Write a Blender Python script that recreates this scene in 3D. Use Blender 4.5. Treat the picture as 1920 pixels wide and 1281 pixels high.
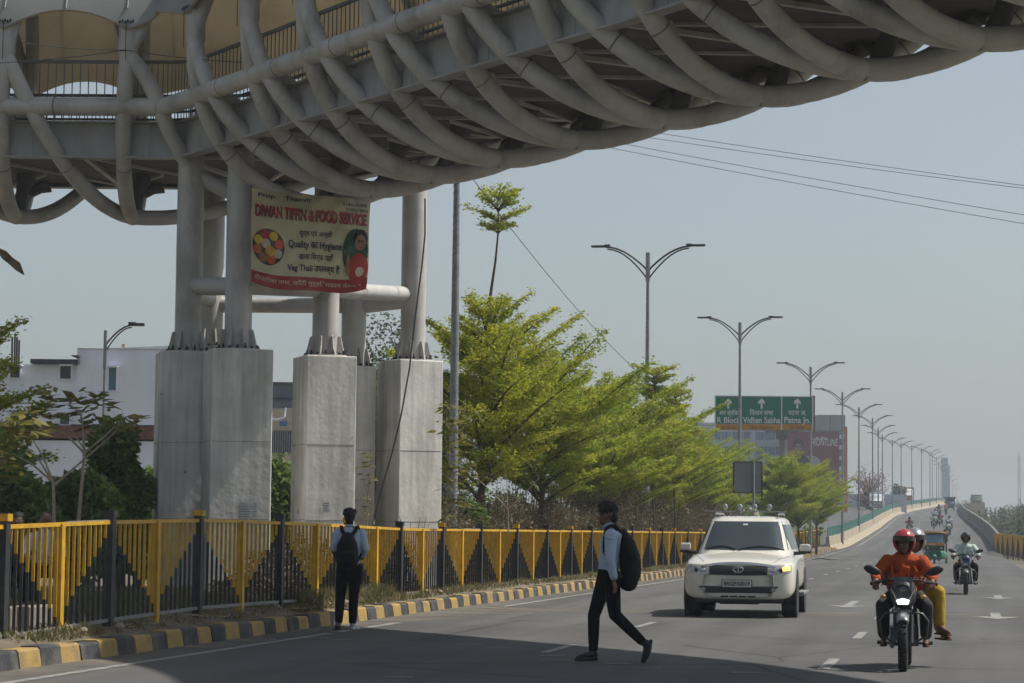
import bpy, math, random, mathutils
import numpy as np
from mathutils import Vector, Matrix
V = Vector
R = math.radians
scene = bpy.context.scene
for o in list(bpy.data.objects): bpy.data.objects.remove(o)

# ---------------------------------------------------------------- camera
H0 = 1.45                        # eye height
FPX = 4500.0                     # focal length in photo pixels (photo 1920 wide)
cam_d = bpy.data.cameras.new('camera'); cam = bpy.data.objects.new('camera', cam_d)
scene.collection.objects.link(cam); scene.camera = cam
cam_d.sensor_width = 36.0; cam_d.lens = FPX/1920*36.0
cam_d.clip_start = 0.1; cam_d.clip_end = 9000
PITCH = math.atan((995-640.5)/FPX); ROLL = 0.0105
CM = Matrix.Translation((0,0,H0)) @ Matrix.Rotation(math.pi/2+PITCH, 4, 'X') @ Matrix.Rotation(ROLL, 4, 'Z')
cam.matrix_world = CM
scene.render.resolution_x = 1024; scene.render.resolution_y = 683

# ---------------------------------------------------------------- sky and sun
SUN_EL = 55.5; SUN_AZ = 79.0     # azimuth from +Y (view direction) clockwise towards +X
world = bpy.data.worlds.new("World"); scene.world = world; world.use_nodes = True
nt = world.node_tree; nt.nodes.clear()
wo = nt.nodes.new('ShaderNodeOutputWorld'); bg = nt.nodes.new('ShaderNodeBackground')
sky = nt.nodes.new('ShaderNodeTexSky'); sky.sky_type = 'NISHITA'; sky.sun_disc = False
sky.sun_elevation = R(SUN_EL); sky.sun_rotation = R(SUN_AZ)
sky.air_density = 1.0; sky.dust_density = 2.0; sky.ozone_density = 1.5; sky.altitude = 60
hs = nt.nodes.new('ShaderNodeHueSaturation'); hs.inputs['Saturation'].default_value = 0.55
tn = nt.nodes.new('ShaderNodeMix'); tn.data_type='RGBA'; tn.blend_type='MULTIPLY'; tn.inputs[0].default_value=1; tn.inputs[7].default_value=(.975,1.005,.985,1)
nt.links.new(sky.outputs[0], hs.inputs['Color']); nt.links.new(hs.outputs[0], tn.inputs[6]); nt.links.new(tn.outputs[2], bg.inputs[0])
bg.inputs[1].default_value = 0.074
nt.links.new(bg.outputs[0], wo.inputs[0])
sd = bpy.data.lights.new('sun', 'SUN'); so = bpy.data.objects.new('sun', sd); scene.collection.objects.link(so)
sd.energy = 3.7; sd.angle = R(0.6); sd.color = (1.0, 0.945, 0.86)
sdir = V((math.cos(R(SUN_EL))*math.sin(R(SUN_AZ)), math.cos(R(SUN_EL))*math.cos(R(SUN_AZ)), math.sin(R(SUN_EL))))
so.rotation_euler = sdir.to_track_quat('Z', 'Y').to_euler()
vs = scene.view_settings; vs.view_transform = 'Standard'; vs.look = 'None'; vs.gamma = 1; vs.use_curve_mapping = False
vs.exposure = 0.52
scene.render.engine = 'CYCLES'
cy = scene.cycles
cy.max_bounces = 6; cy.diffuse_bounces = 3; cy.glossy_bounces = 3; cy.transmission_bounces = 4; cy.volume_bounces = 0
cy.transparent_max_bounces = 8
try: cy.use_light_tree = False
except Exception: pass

# ---------------------------------------------------------------- measuring helpers (photo pixel -> world)
def ray(px, py):
    d = V(((px-960)/FPX, -(py-640.5)/FPX, -1.0))
    return (CM.to_3x3() @ d).normalized()
def P(px, py, Y):
    d = ray(px, py); return V((0,0,H0)) + d*(Y/d.y)
def PX(px, py, Y): return P(px, py, Y).x
CMI = CM.inverted()
def proj(p):
    q = CMI @ V(p); return (960+FPX*q.x/-q.z, 640.5-FPX*q.y/-q.z)

# ---------------------------------------------------------------- tags and linking
COL = scene.collection
def tag(o, label=None, cat=None, group=None, kind=None):
    if label: o['label'] = label
    if cat: o['category'] = cat
    if group: o['group'] = group
    if kind: o['kind'] = kind
    return o
def thing(name, label, cat, loc=(0,0,0), rz=0.0, group=None):
    o = bpy.data.objects.new(name, None); COL.objects.link(o); o.location = loc; o.rotation_euler = (0,0,rz)
    o.empty_display_size = 0.2
    return tag(o, label, cat, group)
def kids(o, cache={}):
    return [c for c in COL.objects if c.parent == o]
def dup(root, loc, rz=0.0, label=None, group=None, scale=None):
    def cp(o, par):
        c = o.copy(); COL.objects.link(c)
        if par is not None: c.parent = par
        for ch in kids(o): cp(ch, c)
        return c
    r = cp(root, None); r.location = loc; r.rotation_euler = (0,0,rz)
    if scale: r.scale = (scale,)*3
    if label: r['label'] = label
    if group: r['group'] = group
    return r

# ---------------------------------------------------------------- mesh builder
class MB:
    def __init__(s): s.v = []; s.f = []; s.m = []; s.sm = []
    def add(s, vs, fs, mi=0, smooth=False):
        b = len(s.v); s.v.extend([tuple(x) for x in vs])
        for f in fs: s.f.append(tuple(b+i for i in f)); s.m.append(mi); s.sm.append(smooth)
    def box(s, c, d, rz=0.0, mi=0, M=None, taper=1.0):
        x,y,z = d[0]/2, d[1]/2, d[2]/2; t = taper
        vs = [V(p) for p in ((-x,-y,-z),(x,-y,-z),(x,y,-z),(-x,y,-z),(-x*t,-y*t,z),(x*t,-y*t,z),(x*t,y*t,z),(-x*t,y*t,z))]
        if M is None: M = Matrix.Rotation(rz, 3, 'Z')
        c = V(c); s.add([M @ v + c for v in vs], [(0,3,2,1),(4,5,6,7),(0,1,5,4),(1,2,6,5),(2,3,7,6),(3,0,4,7)], mi)
    def beam(s, a, b, w, h, mi=0, up=V((0,0,1))):
        a, b = V(a), V(b); d = b-a; L = d.length
        if L < 1e-6: return
        y = d/L; x = y.cross(up)
        if x.length < 1e-4: x = y.cross(V((1,0,0)))
        x.normalize(); z = x.cross(y)
        M = Matrix((x,y,z)).transposed()
        s.box((a+b)/2, (w, L, h), M=M, mi=mi)
    def tube(s, pts, r, n=10, mi=0, caps=True, smooth=True, closed=False):
        pts = [V(p) for p in pts]; N = len(pts)
        rs = r if hasattr(r, '__len__') else [r]*N
        T = []
        for i in range(N):
            a = pts[max(i-1,0)]; b = pts[min(i+1,N-1)]
            t = (b-a); T.append(t.normalized() if t.length > 1e-9 else V((0,0,1)))
        u = T[0].cross(V((0,0,1)))
        if u.length < 1e-3: u = T[0].cross(V((1,0,0)))
        u.normalize(); vs = []
        for i in range(N):
            if i > 0:
                u = u - T[i]*u.dot(T[i])
                if u.length < 1e-6: u = T[i].cross(V((1,0,0)))
                u.normalize()
            w = T[i].cross(u)
            for k in range(n):
                a = 2*math.pi*k/n
                vs.append(pts[i] + (u*math.cos(a) + w*math.sin(a))*rs[i])
        fs = []
        for i in range(N-1):
            for k in range(n):
                k2 = (k+1)%n
                fs.append((i*n+k, (i+1)*n+k, (i+1)*n+k2, i*n+k2)[::-1])
        s.add(vs, fs, mi, smooth)
        if caps:
            s.add(vs[:n], [tuple(range(n))[::-1][::-1]], mi); s.add(vs[-n:], [tuple(range(n))[::-1]], mi)
    def ell(s, c, r, n=12, mi=0, M=None, smooth=True):
        if not hasattr(r, '__len__'): r = (r,r,r)
        c = V(c); vs = []; m = max(4, n//2+1)
        for i in range(m+1):
            th = math.pi*i/m
            for k in range(n):
                a = 2*math.pi*k/n
                p = V((r[0]*math.sin(th)*math.cos(a), r[1]*math.sin(th)*math.sin(a), r[2]*math.cos(th)))
                if M is not None: p = M @ p
                vs.append(c+p)
        fs = []
        for i in range(m):
            for k in range(n):
                k2 = (k+1)%n
                fs.append((i*n+k, (i+1)*n+k, (i+1)*n+k2, i*n+k2))
        s.add(vs, fs, mi, smooth)
    def eltube(s, pts, n=16, mi=0, side=(1,0,0)):
        """pts: (center, r_side, r_front); closed by half ellipsoids"""
        side = V(side); N = len(pts); rings = []
        for i,(c,a,b) in enumerate(pts):
            c = V(c); p0 = V(pts[max(i-1,0)][0]); p1 = V(pts[min(i+1,N-1)][0])
            t = (p1-p0).normalized(); x = (side - t*side.dot(t)).normalized(); y = t.cross(x)
            rings.append((c,a,b,x,y,t))
        allr = []
        c,a,b,x,y,t = rings[0]
        for k in (80, 55, 30): 
            q = R(k); allr.append((c - t*min(a,b)*math.sin(q)*.8, a*math.cos(q), b*math.cos(q), x, y))
        for c,a,b,x,y,t in rings: allr.append((c,a,b,x,y))
        c,a,b,x,y,t = rings[-1]
        for k in (30, 55, 80):
            q = R(k); allr.append((c + t*min(a,b)*math.sin(q)*.8, a*math.cos(q), b*math.cos(q), x, y))
        vs = []
        for c,a,b,x,y in allr:
            for k in range(n):
                q = 2*math.pi*k/n; vs.append(c + x*a*math.cos(q) + y*b*math.sin(q))
        fs = []
        for i in range(len(allr)-1):
            for k in range(n):
                k2 = (k+1)%n; fs.append((i*n+k, i*n+k2, (i+1)*n+k2, (i+1)*n+k))
        fs.append(tuple(range(n))[::-1]); L = (len(allr)-1)*n; fs.append(tuple(range(L, L+n)))
        s.add(vs, fs, mi, True)
    def prism(s, prof, a, b, mi=0, smooth=False):
        """prof: list of 3D points (planar polygon), extruded by vector from a to b"""
        n = len(prof); a, b = V(a), V(b)
        vs = [V(p)+a for p in prof] + [V(p)+b for p in prof]
        s.add(vs, [tuple(range(n))[::-1], tuple(range(n,2*n))], mi)
        s.add(vs, [(i,(i+1)%n,n+(i+1)%n,n+i) for i in range(n)], mi, smooth)
    def grid(s, rows, mi=0, smooth=False, two=False):
        nr, nc = len(rows), len(rows[0]); vs = [p for r in rows for p in r]
        fs = [(i*nc+j, i*nc+j+1, (i+1)*nc+j+1, (i+1)*nc+j) for i in range(nr-1) for j in range(nc-1)]
        s.add(vs, fs, mi, smooth)
    def mesh(s, name='mesh'):
        me = bpy.data.meshes.new(name); me.from_pydata(s.v, [], s.f)
        if s.f:
            me.polygons.foreach_set('material_index', s.m); me.polygons.foreach_set('use_smooth', s.sm)
        me.update(); return me
    def build(s, name, mats, parent=None, kind=None, bevel=0.0):
        me = s.mesh(name)
        if not isinstance(mats, (list, tuple)): mats = [mats]
        for m in mats: me.materials.append(m)
        o = bpy.data.objects.new(name, me); COL.objects.link(o)
        if parent is not None: o.parent = parent
        if kind: o['kind'] = kind
        if bevel > 0:
            b = o.modifiers.new('bevel', 'BEVEL'); b.width = bevel; b.segments = 2; b.limit_method = 'ANGLE'; b.angle_limit = R(40)
        return o

# ---------------------------------------------------------------- materials
def nn(nt, t, **kw):
    n = nt.nodes.new(t)
    for k, v in kw.items(): setattr(n, k, v)
    return n
def mat(name, col, rough=0.7, metal=0.0, var=0.12, scale=3.0, bump=0.0, bscale=40.0, spec=0.4, emit=None, estr=0.0,
        alpha=1.0, stain=None, stain_amt=0.0, stain_scale=1.5, trans=0.0, coat=0.0, streak=0.0, obj=True):
    m = bpy.data.materials.new(name); m.use_nodes = True; nt = m.node_tree
    b = nt.nodes['Principled BSDF']
    b.inputs['Roughness'].default_value = rough; b.inputs['Metallic'].default_value = metal
    b.inputs['Specular IOR Level'].default_value = spec
    if coat: b.inputs['Coat Weight'].default_value = coat; b.inputs['Coat Roughness'].default_value = 0.06
    tc = nn(nt, 'ShaderNodeTexCoord'); co = tc.outputs['Object']
    c4 = (*col, 1.0)
    last = None
    if var > 0:
        n1 = nn(nt, 'ShaderNodeTexNoise'); n1.inputs['Scale'].default_value = scale; n1.inputs['Detail'].default_value = 6
        n1.inputs['Roughness'].default_value = 0.55
        nt.links.new(co, n1.inputs['Vector'])
        mr = nn(nt, 'ShaderNodeMapRange'); mr.inputs[1].default_value = 0.3; mr.inputs[2].default_value = 0.7
        mr.inputs[3].default_value = 1-var; mr.inputs[4].default_value = 1+var
        nt.links.new(n1.outputs['Fac'], mr.inputs[0])
        mx = nn(nt, 'ShaderNodeMix', data_type='RGBA', blend_type='MULTIPLY'); mx.inputs[0].default_value = 1
        mx.inputs[6].default_value = c4; nt.links.new(mr.outputs[0], mx.inputs[7]); last = mx.outputs[2]
    if stain is not None:
        n2 = nn(nt, 'ShaderNodeTexNoise'); n2.inputs['Scale'].default_value = stain_scale; n2.inputs['Detail'].default_value = 8
        n2.inputs['Roughness'].default_value = 0.7
        if streak:
            mp = nn(nt, 'ShaderNodeMapping'); mp.inputs['Scale'].default_value = (1, 1, streak)
            nt.links.new(co, mp.inputs['Vector']); nt.links.new(mp.outputs[0], n2.inputs['Vector'])
        else: nt.links.new(co, n2.inputs['Vector'])
        r2 = nn(nt, 'ShaderNodeMapRange'); r2.inputs[1].default_value = 0.48; r2.inputs[2].default_value = 0.72
        r2.inputs[3].default_value = 0; r2.inputs[4].default_value = stain_amt
        nt.links.new(n2.outputs['Fac'], r2.inputs[0])
        m2 = nn(nt, 'ShaderNodeMix', data_type='RGBA'); nt.links.new(r2.outputs[0], m2.inputs[0])
        if last: nt.links.new(last, m2.inputs[6])
        else: m2.inputs[6].default_value = c4
        m2.inputs[7].default_value = (*stain, 1); last = m2.outputs[2]
    if last: nt.links.new(last, b.inputs['Base Color'])
    else: b.inputs['Base Color'].default_value = c4
    if bump > 0:
        n3 = nn(nt, 'ShaderNodeTexNoise'); n3.inputs['Scale'].default_value = bscale; n3.inputs['Detail'].default_value = 4
        nt.links.new(co, n3.inputs['Vector'])
        bp = nn(nt, 'ShaderNodeBump'); bp.inputs['Strength'].default_value = bump; bp.inputs['Distance'].default_value = 0.02
        nt.links.new(n3.outputs['Fac'], bp.inputs['Height']); nt.links.new(bp.outputs[0], b.inputs['Normal'])
    if emit is not None:
        b.inputs['Emission Color'].default_value = (*emit, 1); b.inputs['Emission Strength'].default_value = estr
    if alpha < 1: b.inputs['Alpha'].default_value = alpha
    if trans > 0:
        out = nt.nodes['Material Output']; tr = nn(nt, 'ShaderNodeBsdfTranslucent'); ms = nn(nt, 'ShaderNodeMixShader')
        ms.inputs[0].default_value = trans
        if last: nt.links.new(last, tr.inputs[0])
        else: tr.inputs[0].default_value = c4
        nt.links.new(b.outputs[0], ms.inputs[1]); nt.links.new(tr.outputs[0], ms.inputs[2]); nt.links.new(ms.outputs[0], out.inputs[0])
    return m
def leafmat(name, c1, c2, trans=0.35, scale=1.3, c3=None):
    m = bpy.data.materials.new(name); m.use_nodes = True; nt = m.node_tree
    b = nt.nodes['Principled BSDF']; b.inputs['Roughness'].default_value = 0.55; b.inputs['Specular IOR Level'].default_value = 0.3
    g = nn(nt, 'ShaderNodeTexCoord'); w = nn(nt, 'ShaderNodeTexWhiteNoise', noise_dimensions='3D')
    n1 = nn(nt, 'ShaderNodeTexNoise'); n1.inputs['Scale'].default_value = scale; n1.inputs['Detail'].default_value = 5
    nt.links.new(g.outputs['Object'], n1.inputs['Vector'])
    n2 = nn(nt, 'ShaderNodeTexNoise'); n2.inputs['Scale'].default_value = scale*14; n2.inputs['Detail'].default_value = 2
    nt.links.new(g.outputs['Object'], n2.inputs['Vector'])
    ad = nn(nt, 'ShaderNodeMath', operation='ADD'); nt.links.new(n1.outputs['Fac'], ad.inputs[0]); nt.links.new(n2.outputs['Fac'], ad.inputs[1])
    mr = nn(nt, 'ShaderNodeMapRange'); mr.inputs[1].default_value = 0.72; mr.inputs[2].default_value = 1.33
    nt.links.new(ad.outputs[0], mr.inputs[0])
    cr = nn(nt, 'ShaderNodeValToRGB'); cr.color_ramp.elements[0].color = (*c1,1); cr.color_ramp.elements[1].color = (*c2,1)
    if c3:
        e = cr.color_ramp.elements.new(0.97); e.color = (*c3,1); cr.color_ramp.elements[1].position = 0.8
    nt.links.new(mr.outputs[0], cr.inputs[0]); nt.links.new(cr.outputs[0], b.inputs['Base Color'])
    tr = nn(nt, 'ShaderNodeBsdfTranslucent'); ms = nn(nt, 'ShaderNodeMixShader'); ms.inputs[0].default_value = trans
    nt.links.new(cr.outputs[0], tr.inputs[0]); out = nt.nodes['Material Output']
    nt.links.new(b.outputs[0], ms.inputs[1]); nt.links.new(tr.outputs[0], ms.inputs[2]); nt.links.new(ms.outputs[0], out.inputs[0])
    return m

M = {}
def asphalt():
    m=bpy.data.materials.new('asphalt'); m.use_nodes=True; nt=m.node_tree; b=nt.nodes['Principled BSDF']; b.inputs['Roughness'].default_value=.85; b.inputs['Specular IOR Level'].default_value=.35
    tc=nn(nt,'ShaderNodeTexCoord'); mp=nn(nt,'ShaderNodeMapping'); mp.inputs['Rotation'].default_value=(0,0,math.atan(.19)); nt.links.new(tc.outputs['Object'],mp.inputs['Vector'])
    def noise(sc,det,vec,scl=None,dist=0):
        n=nn(nt,'ShaderNodeTexNoise'); n.inputs['Scale'].default_value=sc; n.inputs['Detail'].default_value=det; n.inputs['Distortion'].default_value=dist
        if scl: q=nn(nt,'ShaderNodeMapping'); q.inputs['Scale'].default_value=scl; nt.links.new(vec,q.inputs['Vector']); vec=q.outputs[0]
        nt.links.new(vec,n.inputs['Vector']); return n.outputs['Fac']
    def mr(f,a,b_,c,d): r=nn(nt,'ShaderNodeMapRange'); [r.inputs.__getitem__(i+1).__setattr__('default_value',v) for i,v in enumerate((a,b_,c,d))]; nt.links.new(f,r.inputs[0]); return r.outputs[0]
    def mul(x,y): k=nn(nt,'ShaderNodeMath',operation='MULTIPLY'); nt.links.new(x,k.inputs[0]); nt.links.new(y,k.inputs[1]); return k.outputs[0]
    V0=mp.outputs[0]
    tracks=mr(noise(1.0,4,V0,(1.1,.035,1)),.35,.65,.80,1.17)       # tyre tracks along the lanes
    big=mr(noise(.13,5,V0),.35,.65,.84,1.14); sp=mr(noise(55,2,V0),.35,.65,.80,1.22); md=mr(noise(2.2,6,V0,None,.6),.35,.7,.94,1.07)
    f=mul(mul(tracks,big),mul(sp,md))
    vo=nn(nt,'ShaderNodeTexVoronoi',feature='DISTANCE_TO_EDGE'); vo.inputs['Scale'].default_value=.16
    wz=nn(nt,'ShaderNodeTexNoise'); wz.inputs['Scale'].default_value=1.4; wz.inputs['Detail'].default_value=6; nt.links.new(V0,wz.inputs['Vector'])
    wm=nn(nt,'ShaderNodeMix',data_type='RGBA'); wm.inputs[0].default_value=.08; nt.links.new(V0,wm.inputs[6]); nt.links.new(wz.outputs['Color'],wm.inputs[7]); nt.links.new(wm.outputs[2],vo.inputs['Vector'])
    cr=mr(vo.outputs['Distance'],.0,.006,.45,1.0); f=mul(f,cr)
    oil=mr(noise(.9,3,V0,(1,.25,1)),.66,.74,1.0,.72); f=mul(f,oil)
    mx=nn(nt,'ShaderNodeMix',data_type='RGBA',blend_type='MULTIPLY'); mx.inputs[0].default_value=1; mx.inputs[6].default_value=(.082,.082,.082,1); nt.links.new(f,mx.inputs[7])
    m2=nn(nt,'ShaderNodeMix',data_type='RGBA'); nt.links.new(mr(noise(.3,8,V0),.5,.75,0,.4),m2.inputs[0]); nt.links.new(mx.outputs[2],m2.inputs[6]); m2.inputs[7].default_value=(.115,.105,.09,1)
    nt.links.new(m2.outputs[2],b.inputs['Base Color'])
    bp=nn(nt,'ShaderNodeBump'); bp.inputs['Strength'].default_value=.5; bp.inputs['Distance'].default_value=.01; nt.links.new(noise(90,3,V0),bp.inputs['Height']); nt.links.new(bp.outputs[0],b.inputs['Normal'])
    return m
M['asphalt'] = asphalt()
M['paintw'] = mat('road_paint_white', (.25,.25,.235), .7, var=.3, scale=7, stain=(.10,.10,.10), stain_amt=1.0, stain_scale=4)
M['kerby'] = mat('kerb_yellow', (.33,.22,.07), .85, var=.2, scale=6, bump=.4, stain=(.17,.14,.10), stain_amt=1.0, stain_scale=3.4)
M['kerbk'] = mat('kerb_black', (.035,.037,.042), .85, var=.3, scale=6, bump=.4, stain=(.17,.155,.13), stain_amt=.7, stain_scale=2.2)
M['kerbc'] = mat('kerb_concrete', (.25,.22,.18), .9, var=.2, scale=3, bump=.4)
M['soil'] = mat('soil', (.15,.12,.085), .95, var=.45, scale=3, bump=.9, bscale=14, stain=(.07,.075,.035), stain_amt=.7, stain_scale=1.5)
M['ground'] = mat('ground', (.13,.12,.08), .95, var=.35, scale=.1, bump=.5, bscale=5, stain=(.06,.08,.035), stain_amt=.8, stain_scale=.05)
M['dust'] = mat('road_dust', (.21,.18,.135), .95, var=.3, scale=4, bump=.4)
M['yel'] = mat('fence_yellow', (.55,.31,.010), .55, var=.18, scale=5, stain=(.2,.12,.03), stain_amt=.45, stain_scale=6)
M['blk'] = mat('fence_black', (.022,.023,.026), .6, var=.3, scale=6, stain=(.09,.085,.075), stain_amt=.4, stain_scale=7)
M['grey'] = mat('fence_grey', (.2,.2,.2), .6, var=.25, scale=8)
M['conc'] = mat('pier_concrete', (.65,.635,.60), .85, var=.14, scale=1.6, bump=.35, bscale=9, stain=(.36,.345,.31), stain_amt=.6, stain_scale=2.2, streak=.25)
def chips(m, base_amt=.5):
    nt=m.node_tree; b=nt.nodes['Principled BSDF']; lk=b.inputs['Base Color'].links[0].from_socket
    tc=nn(nt,'ShaderNodeTexCoord'); mp=nn(nt,'ShaderNodeMapping'); mp.inputs['Scale'].default_value=(9,9,.5); nt.links.new(tc.outputs['Object'],mp.inputs['Vector'])
    n1=nn(nt,'ShaderNodeTexNoise'); n1.inputs['Scale'].default_value=1.0; n1.inputs['Detail'].default_value=5; nt.links.new(mp.outputs[0],n1.inputs['Vector'])
    r1=nn(nt,'ShaderNodeMapRange'); [r1.inputs.__getitem__(i+1).__setattr__('default_value',v) for i,v in enumerate((.35,.65,.84,1.1))]; nt.links.new(n1.outputs['Fac'],r1.inputs[0])
    vo=nn(nt,'ShaderNodeTexVoronoi'); vo.inputs['Scale'].default_value=1.7; nz=nn(nt,'ShaderNodeTexNoise'); nz.inputs['Scale'].default_value=9; nt.links.new(tc.outputs['Object'],nz.inputs['Vector'])
    mv=nn(nt,'ShaderNodeMix',data_type='RGBA'); mv.inputs[0].default_value=.10; nt.links.new(tc.outputs['Object'],mv.inputs[6]); nt.links.new(nz.outputs['Color'],mv.inputs[7]); nt.links.new(mv.outputs[2],vo.inputs['Vector'])
    r2=nn(nt,'ShaderNodeMapRange'); [r2.inputs.__getitem__(i+1).__setattr__('default_value',v) for i,v in enumerate((.035,.075,.35,1.0))]; nt.links.new(vo.outputs['Distance'],r2.inputs[0])
    mu=nn(nt,'ShaderNodeMath',operation='MULTIPLY'); nt.links.new(r1.outputs[0],mu.inputs[0]); nt.links.new(r2.outputs[0],mu.inputs[1])
    mx=nn(nt,'ShaderNodeMix',data_type='RGBA',blend_type='MULTIPLY'); mx.inputs[0].default_value=1; nt.links.new(lk,mx.inputs[6]); nt.links.new(mu.outputs[0],mx.inputs[7]); nt.links.new(mx.outputs[2],b.inputs['Base Color'])
chips(M['conc'])
M['concd'] = mat('barrier_concrete', (.36,.305,.22), .9, var=.2, scale=1.2, bump=.3, stain=(.2,.175,.14), stain_amt=.6, stain_scale=1.1, streak=.3)
M['tube'] = mat('tube_paint', (.46,.45,.435), .5, var=.12, scale=1.4, bump=.06, bscale=30, stain=(.24,.21,.18), stain_amt=.85, stain_scale=1.6, streak=.35, spec=.45)
M['steel'] = mat('girder_paint', (.33,.335,.34), .5, var=.16, scale=1.2, stain=(.2,.18,.16), stain_amt=.5, stain_scale=2.5, streak=.2)
M['deckdark'] = mat('deck_sheet', (.085,.078,.07), .75, var=.25, scale=2)
M['rail'] = mat('railing_paint', (.12,.115,.11), .5, var=.2, scale=5)
M['fabout'] = mat('canopy_outer', (.40,.42,.41), .85, var=.08, scale=.8, trans=.42, stain=(.28,.30,.29), stain_amt=.4, stain_scale=1.2)
M['fabric'] = mat('canopy_fabric', (.60,.48,.31), .8, var=.08, scale=.8, trans=.5, stain=(.34,.27,.18), stain_amt=.35, stain_scale=1.2)
M['bolt'] = mat('bolt_steel', (.035,.032,.03), .6, metal=.3, var=.3, scale=20)
M['galv'] = mat('galvanised', (.24,.25,.26), .45, metal=.5, var=.2, scale=4)
M['dkmetal'] = mat('dark_metal', (.05,.052,.058), .5, metal=.2, var=.2, scale=6)
M['white'] = mat('white_wall', (.76,.80,.90), .85, var=.08, scale=.6, stain=(.42,.43,.45), stain_amt=.4, stain_scale=.7, streak=.3)
M['cream'] = mat('cream_wall', (.48,.42,.32), .85, var=.1, scale=.6, stain=(.3,.26,.2), stain_amt=.4, stain_scale=.9)
M['glassd'] = mat('window_glass', (.03,.045,.06), .15, var=.1, scale=2, spec=.6)
M['glassb'] = mat('blue_glass', (.10,.19,.28), .15, var=.15, scale=.5, spec=.6)
M['bark'] = mat('bark', (.085,.065,.048), .95, var=.35, scale=8, bump=.8, bscale=20)
M['barkl'] = mat('pale_bark', (.30,.26,.19), .9, var=.25, scale=8, bump=.5, bscale=20)
M['leafy'] = leafmat('mantaly_leaf', (.17,.25,.016), (.44,.50,.06), .6, .8, (.44,.42,.05))
M['leafm'] = leafmat('median_leaf', (.14,.24,.018), (.40,.49,.06), .6, .7, (.40,.40,.05))
M['leafd'] = leafmat('dark_leaf', (.04,.085,.018), (.24,.34,.08), .4, 1.2)
M['leafp'] = leafmat('broad_leaf', (.05,.10,.025), (.16,.27,.08), .45, 4.0, (.28,.22,.05))
M['leafh'] = leafmat('hedge_leaf', (.06,.055,.025), (.15,.15,.06), .25, 1.5, (.16,.11,.06))
M['leafg'] = leafmat('grey_leaf', (.05,.07,.045), (.11,.13,.08), .2, .8)
M['leafr'] = leafmat('red_blossom', (.24,.08,.06), (.36,.17,.13), .2, 1.0)
M['grass'] = leafmat('grass_blades', (.05,.075,.015), (.15,.17,.05), .3, 3.0, (.25,.2,.1))
M['dryleaf'] = mat('dry_leaf', (.14,.10,.065), .8, var=.4, scale=15)
M['black'] = mat('black_rubber', (.018,.018,.019), .8, var=.3, scale=8, stain=(.08,.07,.06), stain_amt=.4, stain_scale=6)
M['chrome'] = mat('chrome', (.6,.6,.6), .12, metal=1.0, var=.05)
M['skin'] = mat('skin', (.14,.075,.048), .5, var=.12, scale=10, spec=.35)
M['hair'] = mat('hair', (.008,.007,.007), .55, var=.4, scale=60, bump=.8, bscale=90)
M['cloth_black'] = mat('black_trousers', (.007,.007,.009), .9, var=.25, scale=8, bump=.8, bscale=14, spec=.15)
M['shirt_blue'] = mat('pale_blue_shirt', (.38,.47,.58), .85, var=.07, scale=9, bump=.9, bscale=16, spec=.2)
M['bag'] = mat('backpack_fabric', (.009,.009,.011), .75, var=.3, scale=10, bump=.6, bscale=20, spec=.25)

# ---------------------------------------------------------------- road frame
ZT = [(-60,0),(140,0),(155,.12),(168,.32),(177,.57),(207,1.25),(237,2.05),(280,3.05),(327,4.05),(387,5.35),(447,6.6),(540,8.3),(640,9.3),(800,9.3),(1000,5.0)]
def zr(Y):
    # smooth interpolation
    xs = [a for a,b in ZT]; ys = [b for a,b in ZT]
    return float(np.interp(Y, xs, ys))
LT = [(177,1591,1023),(207,1622,1007),(237,1647,990),(327,1680,967),(387,1715,957),(447,1748,950),(540,1766,946)]
RT = [(177,1861,1023),(207,1849,1007),(237,1832,990),(280,1815,980),(327,1803,967),(387,1799,957),(447,1800,950),(540,1804,946)]
LX = [(-60,-9.6-.19*60),(160,-9.6+.19*160)] + [(Y, PX(x,y,Y)) for Y,x,y in LT] + [(700,130.0),(860, 164.0),(1000,196.0)]
RX = [(-60,-9.6-.19*60+11.9),(150,-9.6+.19*150+11.6)] + [(Y, PX(x,y,Y)) for Y,x,y in RT] + [(700,136.0),(860,171.0),(1000,203.0)]
def xl(Y): return float(np.interp(Y, [a for a,b in LX], [b for a,b in LX]))
def xr(Y): return float(np.interp(Y, [a for a,b in RX], [b for a,b in RX]))
def frac(off): return off/11.6
def RD(Y, off, z=0.0):
    """point on/near the right carriageway: off metres right of the left kerb"""
    if off <= 0: return V((xl(Y)+off, Y, zr(Y)+z))
    w = xr(Y)-xl(Y)
    return V((xl(Y) + off*min(1.0, w/11.35) if off <= 11.6 else xr(Y)+off-11.6, Y, zr(Y)+z))
HEAD = -math.atan(.19)       # rotation about z so that local +Y runs along the road
random.seed(7); rng = np.random.default_rng(7)
# ================================================================ ground and roads
def lz(Y): return .002+float(np.interp(Y,[170,230],[0,.75]))
def ribbon(Ys, fa, fb, nx=1):
    return [[fa(Y).lerp(fb(Y), i/nx) for i in range(nx+1)] for Y in Ys]
def struct(name, mb, m): 
    o = mb.build(name, m); o['kind'] = 'structure'; return o
g = MB()
g.grid([[V((x,y,-.06)) for x in (-1450,-300,-60,60,300,1450)] for y in (-60,20,200,500,1000,1500,2300)])
struct('ground', g, M['ground'])
YS = list(np.arange(-40,140,10)) + list(np.arange(140,900,12))
g = MB(); g.grid([[V((xl(Y)+(xr(Y)+.35-xl(Y))*i/4, Y, zr(Y))) for i in range(5)] for Y in YS], smooth=True)
struct('road', g, M['asphalt'])
g = MB(); g.grid([[V((xl(Y)-1.3-11.5*i/3, Y, zr(Y)+lz(Y))) for i in range(4)] for Y in YS if Y > 165], smooth=True)
struct('road_beyond_median', g, M['asphalt'])
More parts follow.
